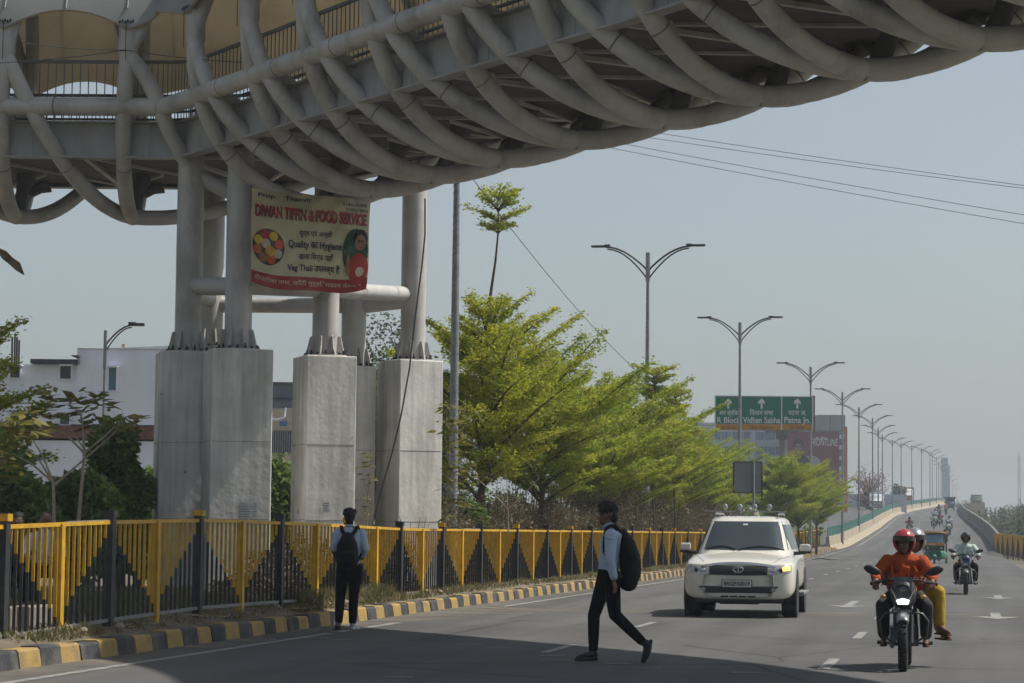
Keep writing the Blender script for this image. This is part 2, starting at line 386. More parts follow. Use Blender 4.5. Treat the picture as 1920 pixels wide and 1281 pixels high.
# embankment under the flyover
def emb(side):
    g = MB(); rows = []
    for Y in YS:
        if Y < 160: continue
        x = xr(Y)+.75 if side > 0 else xl(Y)-13.1
        rows.append([V((x, Y, zr(Y)-.1)), V((x+.0*side, Y, -.5))])
    g.grid(rows); return g
struct('flyover_wall_right', emb(1), M['concd']); struct('flyover_wall_left', emb(-1), M['concd'])

# markings: one sheet object per kind
def mark(name, polys, z=.006, m='paintw'):
    g = MB()
    for poly in polys:
        g.add([V((p[0],p[1],zr(p[1])+z)) for p in poly], [tuple(range(len(poly)))])
    struct(name, g, M[m])
def strip(Y0, Y1, off, w, n=1):
    out = []
    for i in range(n):
        a = Y0+(Y1-Y0)*i/n; b = Y0+(Y1-Y0)*(i+1)/n
        p,q = RD(a,off), RD(b,off)
        out.append([(p.x-w/2,a),(p.x+w/2,a),(q.x+w/2,b),(q.x-w/2,b)])
    return out
mark('edge_line', strip(-20,33.5,.75,.13,6)+strip(33.9,37.5,.75,.16)+strip(46,620,.75,.13,60))
ds = []
for i in range(-3,70):
    a = 28.8+8.0*i; ds += strip(a, a+2.1, 4.55, .12)
    b = 25.9+7.7*i; ds += strip(b, b+2.2, 8.05, .13)
mark('lane_dashes', ds)
def arrow(Y, off, left=False, L=5.0):
    c = RD(Y, off); a = HEAD
    def T(x,y): 
        return (c.x + x*math.cos(a) - y*math.sin(a), c.y + x*math.sin(a)+y*math.cos(a))
    # the arrow points towards the camera (-y)
    return [[T(-.09,0),T(.09,0),T(.09,L),T(-.09,L)], [T(0,-1.3),T(.42,0),T(-.42,0)]]
P0 = lambda px,py: (lambda d: V((0,0,H0))+d*(-H0/d.z))(ray(px,py))
ar = []
for (px,py) in ((1590,1136),(1872,1121),(1868,1157)):
    c = P0(px,py); off = c.x-xl(c.y)
    ar += arrow(c.y, off, L=3.4 if px < 1700 else 2.2)
mark('lane_arrows', ar)
# worn crossing bars beside the shadow edge
cb = []
for (px,py) in ((592,1197),(645,1201),(880,1209),(937,1216),(1035,1230),(1042,1239),(1160,1246),(1213,1254),(745,1271),(1400,1262)):
    c = P0(px,py); cb.append([(c.x-.17,c.y-.06),(c.x+.17,c.y-.06),(c.x+.15,c.y+.1),(c.x-.13,c.y+.1)])
M['worn'] = mat('worn_paint', (.20,.20,.195), .8, var=.35, scale=9, stain=(.09,.09,.09), stain_amt=.9, stain_scale=7)
mark('worn_crossing_marks', cb, m='worn')
# dusty apron beside the kerb and across the road
dm = bpy.data.materials.new('dust_film'); dm.use_nodes = True; nt2 = dm.node_tree; b2 = nt2.nodes['Principled BSDF']
b2.inputs['Base Color'].default_value = (.21,.185,.145,1); b2.inputs['Roughness'].default_value = .95
tc = nn(nt2,'ShaderNodeTexCoord'); nz = nn(nt2,'ShaderNodeTexNoise'); nz.inputs['Scale'].default_value = 1.1; nz.inputs['Detail'].default_value = 8
at = nn(nt2,'ShaderNodeAttribute', attribute_name='fade'); 
mpn = nn(nt2,'ShaderNodeMapRange'); mpn.inputs[1].default_value=.35; mpn.inputs[2].default_value=.75; mpn.inputs[4].default_value=.85
ml = nn(nt2,'ShaderNodeMath', operation='MULTIPLY')
nt2.links.new(tc.outputs['Object'], nz.inputs['Vector']); nt2.links.new(nz.outputs['Fac'], mpn.inputs[0])
nt2.links.new(mpn.outputs[0], ml.inputs[0]); nt2.links.new(at.outputs['Fac'], ml.inputs[1]); nt2.links.new(ml.outputs[0], b2.inputs['Alpha'])
def dustsheet(name, rows, fades):
    g = MB(); g.grid(rows); me = g.mesh(name); me.materials.append(dm)
    a = me.attributes.new('fade', 'FLOAT', 'POINT'); a.data.foreach_set('value', [f for r in fades for f in r])
    o = bpy.data.objects.new(name, me); COL.objects.link(o); o['kind'] = 'structure'
rows=[]; fd=[]
for Y in np.arange(14,168,1.5):
    w = 1.0+.5*math.sin(Y*.31)+ (1.8*math.exp(-((Y-43)/5)**2))
    rows.append([RD(Y,.01+w*i/4,.0035) if i else RD(Y,0,.0035)+V((.01,0,0)) for i in range(5)]); fd.append([1.3,1.0,.75,.35,0])
dustsheet('dust_along_kerb', rows, fd)
rows=[]; fd=[]
for Y,f in ((43.2,0),(44.0,.8),(45.2,.9),(46.4,0)):
    rows.append([V((xl(Y)+.7*i+.02, Y-.10*i, .0045)) for i in range(17)]); fd.append([f*(1-.02*i) for i in range(17)])
dustsheet('dust_across_road', rows, fd)

# kerb: alternating painted blocks
g = MB(); sgap = .012
Y = 12.0; k = 0; KL = .575/math.sqrt(1+.19**2)
while Y < 168:
    a, b = Y+.006, Y+KL-.006
    for (A,B,mi) in ((a,b,0 if k%2==0 else 1),):
        h = .20+.012*math.sin(k*1.7)+.008*math.sin(k*.43); jx = .008*math.sin(k*2.3)
        p,q = xl(A)+jx, xl(B)+jx; za,zb = zr(A), zr(B)
        prof = lambda x,y,z: [V((x-.2,y,z-.03)), V((x+.03,y,z-.03)), V((x,y,z+h-.025)), V((x-.025,y,z+h)), V((x-.2,y,z+h))]
        v = prof(p,A,za)+prof(q,B,zb)
        g.add(v, [(0,1,2,3,4),(9,8,7,6,5)]+[(i,5+i,5+(i+1)%5,(i+1)%5)[::-1] for i in range(5)], mi)
    Y += KL; k += 1
o = struct('kerb', g, [M['kerby'], M['kerbk']])

# soil of the median
def hn(x, y): 
    return mathutils.noise.noise(V((x*.9,y*.9,0)))*.5 + mathutils.noise.noise(V((x*3.1,y*3.1,4)))*.3 + mathutils.noise.noise(V((x*9,y*9,9)))*.16
g = MB(); rows=[]
Yl = list(np.arange(14,60,.16))+list(np.arange(60,168,1.0))
offs = list(np.arange(.19,2.2,.14))+[2.6,3.2,4,5,7,9,11,13,16,22]
for Y in Yl:
    r = []
    for of in offs:
        x = xl(Y)-of
        amp = min(1,max(0,(of-.19)/.3)); n_ = hn(x,Y)
        far = 1 if of < 13 else (.5 if of < 20 else 0)
        r.append(V((x, Y, zr(Y)+ (.19 if far==1 else .1*far-.03) + amp*(.05+.12*n_) )))
    rows.append(r)
g.grid(rows, smooth=True); struct('median_soil', g, M['soil'])

# stones and rubble by the fence foot
ang = math.atan(.19)
def rock(c, r, sc=(1,1,.7)):
    mb = MB(); n=7; mb.ell((0,0,0),(r*sc[0],r*sc[1],r*sc[2]),n=n,smooth=False)
    mb.v = [tuple(np.array(v)*(1+.28*mathutils.noise.noise(V(v)*(3/r)+V(c)))) for v in mb.v]
    o = mb.build('rock', M['kerbc']); o.location=c; return o
rc = 0
for i in range(42):
    Y = 22+28*random.random()**1.3; of=.25+random.random()*1.0
    x = xl(Y)-of; r = .03+.05*random.random()
    o = rock((x,Y,.27+.06*hn(x,Y)+r*.2), r)
    tag(o, 'small pale stone in the dirt between kerb and fence', 'stone', 'stones in the dirt by the kerb')

# ================================================================ fence
def make_fence(name, label, Yof, xf, zoff, period_Ys, ysign=1, HK=1.0):
    """post at each black peak and at each yellow apex"""
    th = thing(name, label, 'fence', (0,0,0))
    for i in range(len(period_Ys)-1):
        Ya, Yb = period_Ys[i], period_Ys[i+1]
        pan = MB(); nb = 19
        Yc = (Ya+Yb)/2
        ta,tb = xf(Ya),xf(Yb)
        za,zb_ = zoff(Ya),zoff(Yb)
        HB, HT = .30, 1.43
        def at(t,z): 
            Y = Ya+(Yb-Ya)*t; return V((xf(Y), Y, zr(Y)+zoff(Y)+z*HK))
        detail = (Ya < 90)
        for j in range(1, nb):
            if j == (nb+1)//2 and False: continue
            t = j/nb; u = 1-abs(2*t-1)           # 0 at the peaks, 1 at the apex
            hz = HT-.06 - u*(HT-HB-.12)
            j2 = .012*math.sin(i*7+j*3.1)
            w = .032
            jt=V((.0,.02*math.sin(i*3.7+j*5.9)*(1+2*(math.sin(i*9.1+j*2.3)>.93)),0)); pan.beam(at(t,HB), at(t,hz)+jt*.5, w, w*.8, mi=1, up=V((0,1,0)))
            pan.beam(at(t,hz)+jt*.5, at(t,HT)+jt, w+.002, w*.8+.002, mi=0, up=V((0,1,0)))
        pan.build('bar_panel', [M['yel'], M['blk']], th)
        rl = MB(); rl.beam(at(0,HT+.02), at(.5,HT+.02), .05, .045, mi=0); rl.beam(at(.5,HT+.02), at(1,HT+.02), .05, .045, mi=0)
        if i % 6 == 2: rl.beam(at(.55,HT+.047), at(.97,HT+.047), .045, .012, mi=1)
        rl.build('top_rail', [M['yel'], M['grey']], th)
        rl = MB(); rl.beam(at(0,HB-.02), at(1,HB-.02), .05, .04); rl.build('bottom_rail', M['grey'], th)
        for t, mi in ((0,1),(.5,0)):
            p = MB(); a = at(t,.02); w = .105 if mi==0 else .12
            p.box(a+V((0,0,.72+(.06 if mi else 0))), (w*.9, w, 1.44+(.12 if mi else 0)), rz=HEAD, mi=0)
            if mi: p.box(a+V((0,0,1.53)), (w+.02,w+.02,.08), rz=HEAD, mi=1)
            p.box(a+V((0,0,-.02)), (.2,.2,.26), rz=HEAD+.05*math.sin(i*3), mi=2)
            p.build('post', [M['yel'] if mi==0 else M['blk'], M['yel'] if (i%2==0) else M['blk'], M['kerbc']], th)
    return th
FPY = []
pk = [10,218,385,530]
fx = lambda Y: -10.28+.19*Y + .05*math.sin(Y*.35)
for px in pk: FPY.append(10.28/(.19+(960-px)/FPX))
FPY = [FPY[0]-3.4*2, FPY[0]-3.4] + FPY
while FPY[-1] < 165: FPY.append(FPY[-1]+3.75)
zf = lambda Y: float(np.interp(Y, [18,25,29,33,38,44,50,60,168],[-.02,-.03,.05,.10,.06,.0,.0,.0,.0]))
make_fence('roadside_fence', 'long yellow and black zigzag painted metal fence along the kerb on the left', None, fx, zf, FPY)
RPY = list(np.arange(168, 125, -3.7))[::-1]
make_fence('roadside_fence', 'yellow and black painted fence on the far right side of the road', None, lambda Y: 33.75+(Y-168)*.118, lambda Y: -zr(Y)+float(np.interp(Y,[125,147,168],[-.35,-.3,-.12])), RPY, HK=1.2)

# ================================================================ barriers of the flyover
def barrier(name, label, Ys, xf, side, h, mats, screen=False, zx=lambda Y:0):
    th = thing(name, label, 'barrier')
    seg = 4
    for i in range(0, len(Ys)-1, seg):
        ys = Ys[i:i+seg+1]; mb = MB()
        rows = []
        for j,Y in enumerate(ys):
            x = xf(Y); z = zr(Y)+zx(Y); Yq = Y+(.04 if j==0 else (-.04 if j==len(ys)-1 else 0))
            rows.append([V((x+side*a, Yq, z+b)) for a,b in ((.30,-.4),(.30,.08),(.16,.3),(.1,h),(-.1,h),(-.16,.3),(-.3,.08),(-.3,-.4))])
        mb.grid(rows); 
        mb.add(rows[0], [tuple(range(8))]); mb.add(rows[-1], [tuple(range(8))[::-1]])
        mb.build('concrete_panel', mats or M['concd'], th)
        if screen:
            s = MB()
            for a,b in zip(ys[:-1], ys[1:]):
                n = 4
                for k in range(n):
                    A = a+(b-a)*k/n+.05; B = a+(b-a)*(k+1)/n-.03
                    s.beam((xf(A),A,zr(A)+h+.34+.015*math.sin(k*3+a)), (xf(B),B,zr(B)+h+.34+.015*math.sin(k*3+a)), .04, .62)
            s.build('glare_screen', M['green'], th)
    return th
M['parg'] = mat('shaded_grimy_concrete', (.17,.165,.15), .9, var=.25, scale=.8, stain=(.09,.09,.085), stain_amt=.6, stain_scale=.9, streak=.3)  # parapet's shade put into a darker base colour, with dirt stains
M['green'] = mat('green_screen', (.006,.10,.075), .5, var=.25, scale=.6, stain=(.05,.11,.09), stain_amt=.5, stain_scale=.4)
YB = list(np.arange(168.5, 720, 6.0))
barrier('median_barrier', 'beige concrete crash barrier with green screen rising up the flyover median', YB, lambda Y: xl(Y)-.62, 1, .92, None, True)
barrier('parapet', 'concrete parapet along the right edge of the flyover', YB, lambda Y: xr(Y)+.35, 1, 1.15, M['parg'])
barrier('parapet', 'beige concrete parapet beyond the opposite carriageway of the flyover', YB, lambda Y: xl(Y)-12.9, 1, 1.1, None, zx=lz)
# apron strip between barrier and edge line
g = MB(); g.grid([[V((xl(Y)-.35,Y,zr(Y)+.14)), V((xl(Y)+.02,Y,zr(Y)+.10)), V((xl(Y)+.1,Y,zr(Y)+.003))] for Y in YB]); struct('flyover_kerb', g, M['concd'])

# curved ramp wall on the right
rw = thing('ramp_wall', 'curved bare concrete ramp wall rising right of the flyover with traffic on top', 'wall')
A = [P(1790,958,640), P(1806,953,560), P(1826,946,480), P(1846,941,425)]
g = MB(); rows=[]; rows2=[]
off = V((3.5,60,0))
for p in A: rows.append([V((p.x,p.y,p.z)), V((p.x+.1,p.y,p.z-1.2)), V((p.x+.5,p.y+.3,p.z-1.4)), V((p.x+.5,p.y+.3,-1))])
g.grid(rows); g.build('wall_face', M['concd'], rw)
g = MB(); p = A[-1]
g.add([V((p.x,p.y,p.z)),V((p.x+4.0,p.y+60,p.z)),V((p.x+4.0,p.y+60,-1)),V((p.x+.02,p.y,-1))],[(0,1,2,3)])
g.add([V((q.x,q.y,q.z-.9)) for q in A]+[V((q.x+5,q.y+60,q.z-.9)) for q in A[::-1]],[tuple(range(8))]); g.build('ramp_deck', M['concd'], rw)

# ================================================================ street lamps
def make_lamp(label, wrap=False, double=True, H=11.4, name='street_lamp', sc=1.0, pr=1.0):
    th = thing(name, label, 'street lamp')
    p = MB(); p.tube([(0,0,-.3),(0,0,.5),(0,0,H*.55),(0,0,H)], [.11*pr,.105*pr,.085*pr,.05*pr], 10)
    p.tube([(0,0,0),(0,0,.04)], .2, 10); p.tube([(0,0,H-1.0),(0,0,H+.06)], .085*pr, 10)
    p.build('pole', M['galv'], th)
    if wrap:
        w = MB(); n = int(H*26)
        w.tube([(.11*math.cos(i*1.2)*(1-.45*i/n), .11*math.sin(i*1.2)*(1-.45*i/n), .6+(H-1.8)*i/n) for i in range(n)], .016, 4)
        w.build('light_string', M['wrap'], th)
    for s in ((-1,1) if double else (1,)):
        a = MB()
        for z0,z1,rr,xe in ((H-.62*min(1,sc+.1),H+.28*min(1,sc+.3),.038*min(1,sc+.2),1.55),(H-.95*min(1,sc+.1),H+.2*min(1,sc+.3),.03*min(1,sc+.2),1.5)):
            pts=[]
            for i in range(12):
                t=i/11; x=s*(xe*t); z=z0+(z1-z0)*math.sin(t*math.pi/2)**.9
                pts.append((x*sc,0,z))
            a.tube(pts, rr, 6)
        a.build('arm', M['dkmetal'], th)
        l = MB(); l.box((s*1.78*sc,0,H+.31*min(1,sc+.3)),(.62*min(1,sc+.2),.16,.07), mi=0); l.box((s*1.5*sc,0,H+.32*min(1,sc+.3)),(.2,.12,.11)); l.box((s*1.85*sc,0,H+.31*min(1,sc+.3)-.042),(.34,.12,.012), mi=1)
        l.build('luminaire', [M['dkmetal'], M['lens']], th, bevel=.01)
    return th
M['wrap'] = mat('light_string', (.15,.15,.15), .5, var=.5, scale=30)
M['lens'] = mat('lamp_lens', (.35,.34,.3), .3)
LP = {0:(856,380),1:(1215,477),2:(1387.5,607),3:(1520,690),4:(1579.5,737),5:(1610.5,765),6:(1636,785),7:(1646.5,802.5),8:(1654.4,815.6),9:(1673,825),10:(1689.5,830.6),
 11:(1709.5,836),12:(1728,840),13:(1743.6,846),14:(1748.2,850),15:(1756,856.5),16:(1760,866),17:(1764,873),18:(1768.5,880),19:(1776,884),20:(1781,892),21:(1786,900),22:(1790,909),23:(1794,917)}
word = ['first','second','third','fourth','fifth','sixth','seventh','eighth','ninth','tenth']
lampA = None
for k,(px,py) in LP.items():
    Y = (52 if k==0 else 57+30*k) if k < 18 else 57+30*18+28*(k-18)
    top = P(px,py,Y); base = zr(Y) if k > 0 else .2
    if k==0: hgt = 11.4
    else: hgt = top.z-base
    lbl = ('lamp pole wrapped in string lights rising behind the trees up to the footbridge' if k==0 else
           'tallest double-arm street lamp standing above the median trees' if k==1 else
           'double-arm street lamp in front of the green road sign' if k==2 else
           'double-arm street lamp rising just behind the right end of the green sign' if k==3 else
           'double-arm street lamp right of the green sign, in front of the billboard building' if k==4 else
           'double-arm lamp along the flyover median, number %d in the row counted from the near end' % (k+1))
    if k in (0,1,2): L = make_lamp(lbl, wrap=(k<3), H=hgt, sc=1.0 if k else 1)
    else:
        if lampA is None: L = lampA = make_lamp(lbl, H=hgt); lampH = hgt
        else: L = dup(lampA, (0,0,0), label=lbl, scale=hgt/lampH)
    L.location = (top.x, Y, base if k else 0.1); L.rotation_euler = (0,0,HEAD if k<9 else HEAD)
    L['group'] = 'street lamps along the median'
L = make_lamp('single-arm street lamp in front of the white building on the left', double=False, H=8.1, sc=.48, pr=.6)
t = P(198,624,66); L.location=(t.x,66,t.z-8.1); L.rotation_euler=(0,0,.05)
M['joint'] = mat('pour_joint', (.22,.21,.19), .9, var=.3, scale=12)
M['weld'] = mat('weld_seam', (.19,.16,.13), .7, var=.3, scale=12)
# ================================================================ footbridge (tubular skywalk)
CP = [(-60,48),(-30,47.2),(-18,46.9),(-10,46.75),(-7.6,46.7),(-6.1,46.62),(-5.0,46.15),(-4.3,45.3),(-2.6,42.6),(-1.3,40.5),(1.16,36.5),(3.6,32.6),(5.8,28.7),(6.7,26.6),(7.4,23.6),(7.9,19.5),(8.6,11),(9.4,0)]
def catmull(P_, n=24):
    out=[]; pts=[V((*p,0)) for p in P_]
    for i in range(len(pts)-1):
        p0=pts[max(i-1,0)]; p1=pts[i]; p2=pts[i+1]; p3=pts[min(i+2,len(pts)-1)]
        for j in range(n):
            t=j/n
            out.append(.5*((2*p1)+(-p0+p2)*t+(2*p0-5*p1+4*p2-p3)*t*t+(-p0+3*p1-3*p2+p3)*t**3))
    out.append(pts[-1]); return out
CL = catmull(CP)
for _ in range(6):   # smooth the plan curve
    CL = [CL[0]]+[(CL[i-1]+CL[i]*2+CL[i+1])/4 for i in range(1,len(CL)-1)]+[CL[-1]]
CS=[0.0]
for i in range(1,len(CL)): CS.append(CS[-1]+(CL[i]-CL[i-1]).length)
CLx=[p.x for p in CL]; CLy=[p.y for p in CL]
def C0(s): return V((float(np.interp(s,CS,CLx)), float(np.interp(s,CS,CLy)), 0))
def frame(s):
    p = C0(s); t = (C0(s+.6)-C0(s-.6)).normalized(); n = V((-t.y,t.x,0)); return p,t,n      # n: towards the far side
RC, ZC = 2.62, 10.12
def BP(s, lat, z):
    p,t,n = frame(s); q = p+n*lat; return V((q.x,q.y,z))
def HP(s, th, r=RC):      # th measured from the near horizontal, going down
    return BP(s, -r*math.cos(th), ZC - r*math.sin(th))
# find the node station
best=None
for s in np.arange(CS[-1]*.3, CS[-1]*.8, .02):
    if C0(s).x < -4 and C0(s).x > -10:
        q = proj(BP(s,-RC,10.4)); d = abs(q[0]-240)
        if best is None or d < best[0]: best=(d,s)
SN = best[1]; PITCHS = 2.3; dA, dB = 1.95, -.35
# node stations: chosen so the near-side nodes fall where they stand
def s_at_px(px, lo, hi):
    b=None
    for s in np.arange(lo,hi,.02):
        q=proj(HP(s,TH0)); d=abs(q[0]-px)
        if b is None or d<b[0]: b=(d,s)
    return b[1]
TH0 = -.03
NODES=[SN+PITCHS*k for k in range(-9,0)]+[SN]; cur=SN
for px in (366,467,572,692,830):
    cur=s_at_px(px,cur+.8,cur+6.5); NODES.append(cur)
for i in range(12): NODES.append(NODES[-1]+2.3)
BR = thing('footbridge', 'curved grey steel tube footbridge crossing high over the road', 'footbridge')
S0, S1 = NODES[0], NODES[-3]
KN=len(NODES)-2
TH0 = -.03
def hoop(s0, sb, sf, n=34):
    pts=[]
    for i in range(n+1):
        th = TH0+(math.pi-2*TH0)*i/n
        s = s0+(sb-s0)*(th-TH0)/(math.pi/2-TH0) if th<math.pi/2 else sb+(sf-sb)*(th-math.pi/2)/(math.pi/2-TH0)
        pts.append(HP(s, th))
    return pts
def hs_at(s0,sb,sf,th): return s0+(sb-s0)*(th-TH0)/(math.pi/2-TH0) if th<math.pi/2 else sb+(sf-sb)*(th-math.pi/2)/(math.pi/2-TH0)
rT = .15
kr = range(0,KN-1)
for k in kr:
    s = NODES[k]
    for sb_,sf_ in ((NODES[k+1]-.35,NODES[k+2]-.7),(s-.35,s-.7)):
        mb = MB(); pts = hoop(s,sb_,sf_); mb.tube(pts, rT, 14)
        for i in (9,17,25): 
            dd=(pts[i+1]-pts[i]).normalized(); mb.tube([pts[i]-dd*.012, pts[i]+dd*.012], rT+.004, 14, caps=False, mi=1)
        mb.build('hoop_tube', [M['tube'],M['weld']], BR)
    # roof arches over the top, two per node, crossing
    for dd in (NODES[k+1]-.7-s, -.7):
        mb = MB(); pts=[]
        for i in range(19):
            th = -.03-(math.pi-.06)*i/18; pts.append(HP(s+dd*i/18, th))
        mb.tube(pts, rT*.9, 10); mb.build('roof_tube', M['tube'], BR)
    # node collar with bolts on the near side
    c = HP(s, TH0-.02); mb = MB(); p,t,n = frame(s)
    mb.tube([c+V((0,0,-.16)), c+V((0,0,0)), c+V((0,0,.5))], [.15,.185,.165], 14)
    mb.build('node_collar', M['tube'], BR)
    mb = MB()
    for q in range(6): mb.box(c-n*.2+t*(.05*(q-2.5))+V((0,0,.52+.02*(q%2))), (.03,.03,.05))
    mb.beam(c-n*.23+V((0,0,.5)), c-n*.23+V((0,0,-.2)), .012,.012)
    mb.build('clamp_plate', M['bolt'], BR)
# chords
def chord(lat, z, r, name='chord_tube'):
    n = int((S1-S0)/.4); pts=[BP(S0+(S1-S0)*i/n, lat, z) for i in range(n+1)]
    mb = MB(); mb.tube(pts, r, 14)
    for k in kr:
        s=NODES[k]+.9; mb.tube([BP(s,lat,z),BP(s+.03,lat,z)], r+.004, 14, caps=False, mi=1)
    mb.build(name, [M['tube'],M['weld']], BR)
ZCH = 9.24; LCH = -math.sqrt(RC*RC-(ZC-ZCH)**2)
chord(LCH, ZCH, .17); chord(-LCH, ZCH, .17)
# deck girders
DZ0, DZ1 = 8.36, 9.02; GL = 1.98
def lane(fn, step=.5): 
    n=int((S1-S0)/step); return [fn(S0+(S1-S0)*i/n) for i in range(n+1)]
for sd_ in (-1,1):
    mb = MB()
    rows=[[BP(s,sd_*GL,DZ1),BP(s,sd_*GL,DZ0),BP(s,sd_*(GL-.03),DZ0),BP(s,sd_*(GL-.03),DZ1)] for s in np.arange(S0,S1,.5)]
    mb.grid(rows)
    for z,w in ((DZ1,.3),(DZ0,.26)):
        rows=[[BP(s,sd_*(GL+w/2),z+.012),BP(s,sd_*(GL+w/2),z-.018),BP(s,sd_*(GL-w/2),z-.018),BP(s,sd_*(GL-w/2),z+.012),BP(s,sd_*(GL+w/2),z+.012)] for s in np.arange(S0,S1,.5)]
        mb.grid(rows)
    for k in kr:
        s=NODES[k]+.4; mb.beam(BP(s,sd_*(GL+.07),DZ0),BP(s,sd_*(GL+.07),DZ1),.012,.02,up=V((1,0,0)))
    mb.build('deck_girder', M['steel'], BR)
mb = MB(); mb.grid([[BP(s,-GL+.05,DZ1-.12),BP(s,GL-.05,DZ1-.12),BP(s,GL-.05,DZ1+.02),BP(s,-GL+.05,DZ1+.02),BP(s,-GL+.05,DZ1-.12)] for s in np.arange(S0,S1,.5)])
mb.grid([[BP(s,-GL+.02,DZ0+.06),BP(s,GL-.02,DZ0+.06)] for s in np.arange(S0,S1,.5)])
mb.build('deck', M['deckdark'], BR)
for k in kr:
    s = NODES[k]+1.4; PG=NODES[k+1]-NODES[k]
    mb = MB(); mb.beam(BP(s,-GL,DZ0+.02),BP(s,GL,DZ0+.02),.10,.07)
    mb.build('cross_beam', M['tube'], BR)
    mb = MB()
    mb.beam(BP(s,-GL+.1,DZ0+.03),BP(s+PG*.5,0,DZ0+.03),.07,.05); mb.beam(BP(s+PG*.5,0,DZ0+.03),BP(s+PG,GL-.1,DZ0+.03),.07,.05)
    mb.beam(BP(s+PG*.5,0,DZ0-.03),BP(s,GL-.1,DZ0-.03),.07,.05)
    mb.build('diagonal_brace', M['tube'], BR)
    # gussets joining hoops to girders
    for (A_,th_) in ((1,.80),(0,.80),(1,math.pi-.80),(0,math.pi-.80)):
        s0_=NODES[k]; sb_,sf_=(NODES[k+1]-.35,NODES[k+2]-.7) if A_ else (s0_-.35,s0_-.7)
        ss=hs_at(s0_,sb_,sf_,th_); h=HP(ss,th_,RC-.1); sg = -1 if th_<1.5 else 1
        a=BP(ss,sg*GL,DZ0-.02); b=BP(ss,sg*(GL-.38),DZ0-.02)
        pr=[a,b,HP(ss,th_+.16*(1 if sg<0 else -1),RC-.12),h]; p,t,n=frame(ss)
        mb = MB(); mb.prism(pr, -t*.02, t*.02); mb.build('gusset', M['tube'], BR)
        tc_=.36 if sg<0 else math.pi-.36; sc_=hs_at(s0_,sb_,sf_,tc_)
        h2=HP(sc_,tc_,RC-.1); e=BP(sc_+.12,sg*GL,DZ1)
        mb = MB(); mb.prism([h2+V((0,0,.12)),h2-V((0,0,.22)),e-V((0,0,.05)),e+V((0,0,.08))], -t*.03, t*.03); mb.build('bracket', M['tube'], BR)
    # props between hoop bottoms and deck
    mb = MB(); sb=NODES[k]-.35
    bot=HP(sb, math.pi/2+.1, RC-.1)
    tp=BP(sb+.1,.55,DZ0); mb.tube([bot,bot.lerp(tp,.5)+V((0,0,.02)),tp],[.15,.12,.2],10); mb.build('prop', M['deckdark'], BR)
    q=BP(sb+.3,1.7,DZ0); w=HP(hs_at(NODES[k],sb,sb-.35,2.25),2.25,RC-.08); mb=MB(); mb.tube([w,w.lerp(q,.6),q],[.12,.1,.16],8)
    mb.build('prop', M['deckdark'], BR)
# railings
for sd_ in (-1,1):
    lat = sd_*1.78
    for seg in range(0,KN-1,2):
        sa, sb = NODES[seg], NODES[min(seg+2,KN-1)]
        mb = MB(); n=int((sb-sa)/.155)
        for i in range(n):
            s=sa+(sb-sa)*i/n; a=BP(s,lat,DZ1+.1); w=.03 if i%14 else .06
            mb.beam(a, a+V((0,0,1.12)), w, .016, up=V((1,0,0)))
        for z in (.1,.24,1.2): 
            m_=8
            for i in range(m_): mb.beam(BP(sa+(sb-sa)*i/m_,lat,DZ1+z),BP(sa+(sb-sa)*(i+1)/m_,lat,DZ1+z),.05,.04 if z<1 else .06)
        mb.build('railing', M['rail'], BR)
# canopy fabric (scalloped edges)
def canopy(ins=0.0):
    rows=[]; s=S0
    while s < S1:
        r=[]; kk=max(j for j in range(len(NODES)) if NODES[j]<=s+1e-6); ph=min(1,(s-NODES[kk])/(NODES[min(kk+1,len(NODES)-1)]-NODES[kk]+1e-9)); sc=4*ph*(1-ph)
        kf=max(j for j in range(len(NODES)) if NODES[j]<=s+.7+1e-6); phf=min(1,(s+.7-NODES[kf])/(NODES[min(kf+1,len(NODES)-1)]-NODES[kf]+1e-9)); scf=4*phf*(1-phf)
        ta=.16+.13*sc; tb=math.pi-(.06+.13*scf)
        for i in range(23):
            th=ta+(tb-ta)*i/22; rr=RC+.26-ins
            r.append(BP(s, -rr*math.cos(th), ZC+.05+rr*math.sin(th)*1.02))
        rows.append(r); s+=PITCHS/10
    return rows
mb = MB(); mb.grid(canopy(), smooth=True); mb.build('fabric_canopy', M['fabout'], BR)
mb = MB(); mb.grid([[V(p)-V((0,0,.02))+(V((*C0(0).xy,0))*0) for p in r] for r in canopy(.03)], smooth=True); mb.build('canopy_lining', M['fabric'], BR)
mb = MB()   # seams of the fabric
for k in kr:
    for j in (0,.5):
        s=NODES[k]+(NODES[k+1]-NODES[k])*j; pts=[BP(s,-(RC+.275)*math.cos(th),ZC+.05+(RC+.275)*1.02*math.sin(th)) for th in np.linspace(.3,2.9,14)]
        mb.tube(pts,.014,4)
mb.build('canopy_seam', M['steel'], BR)

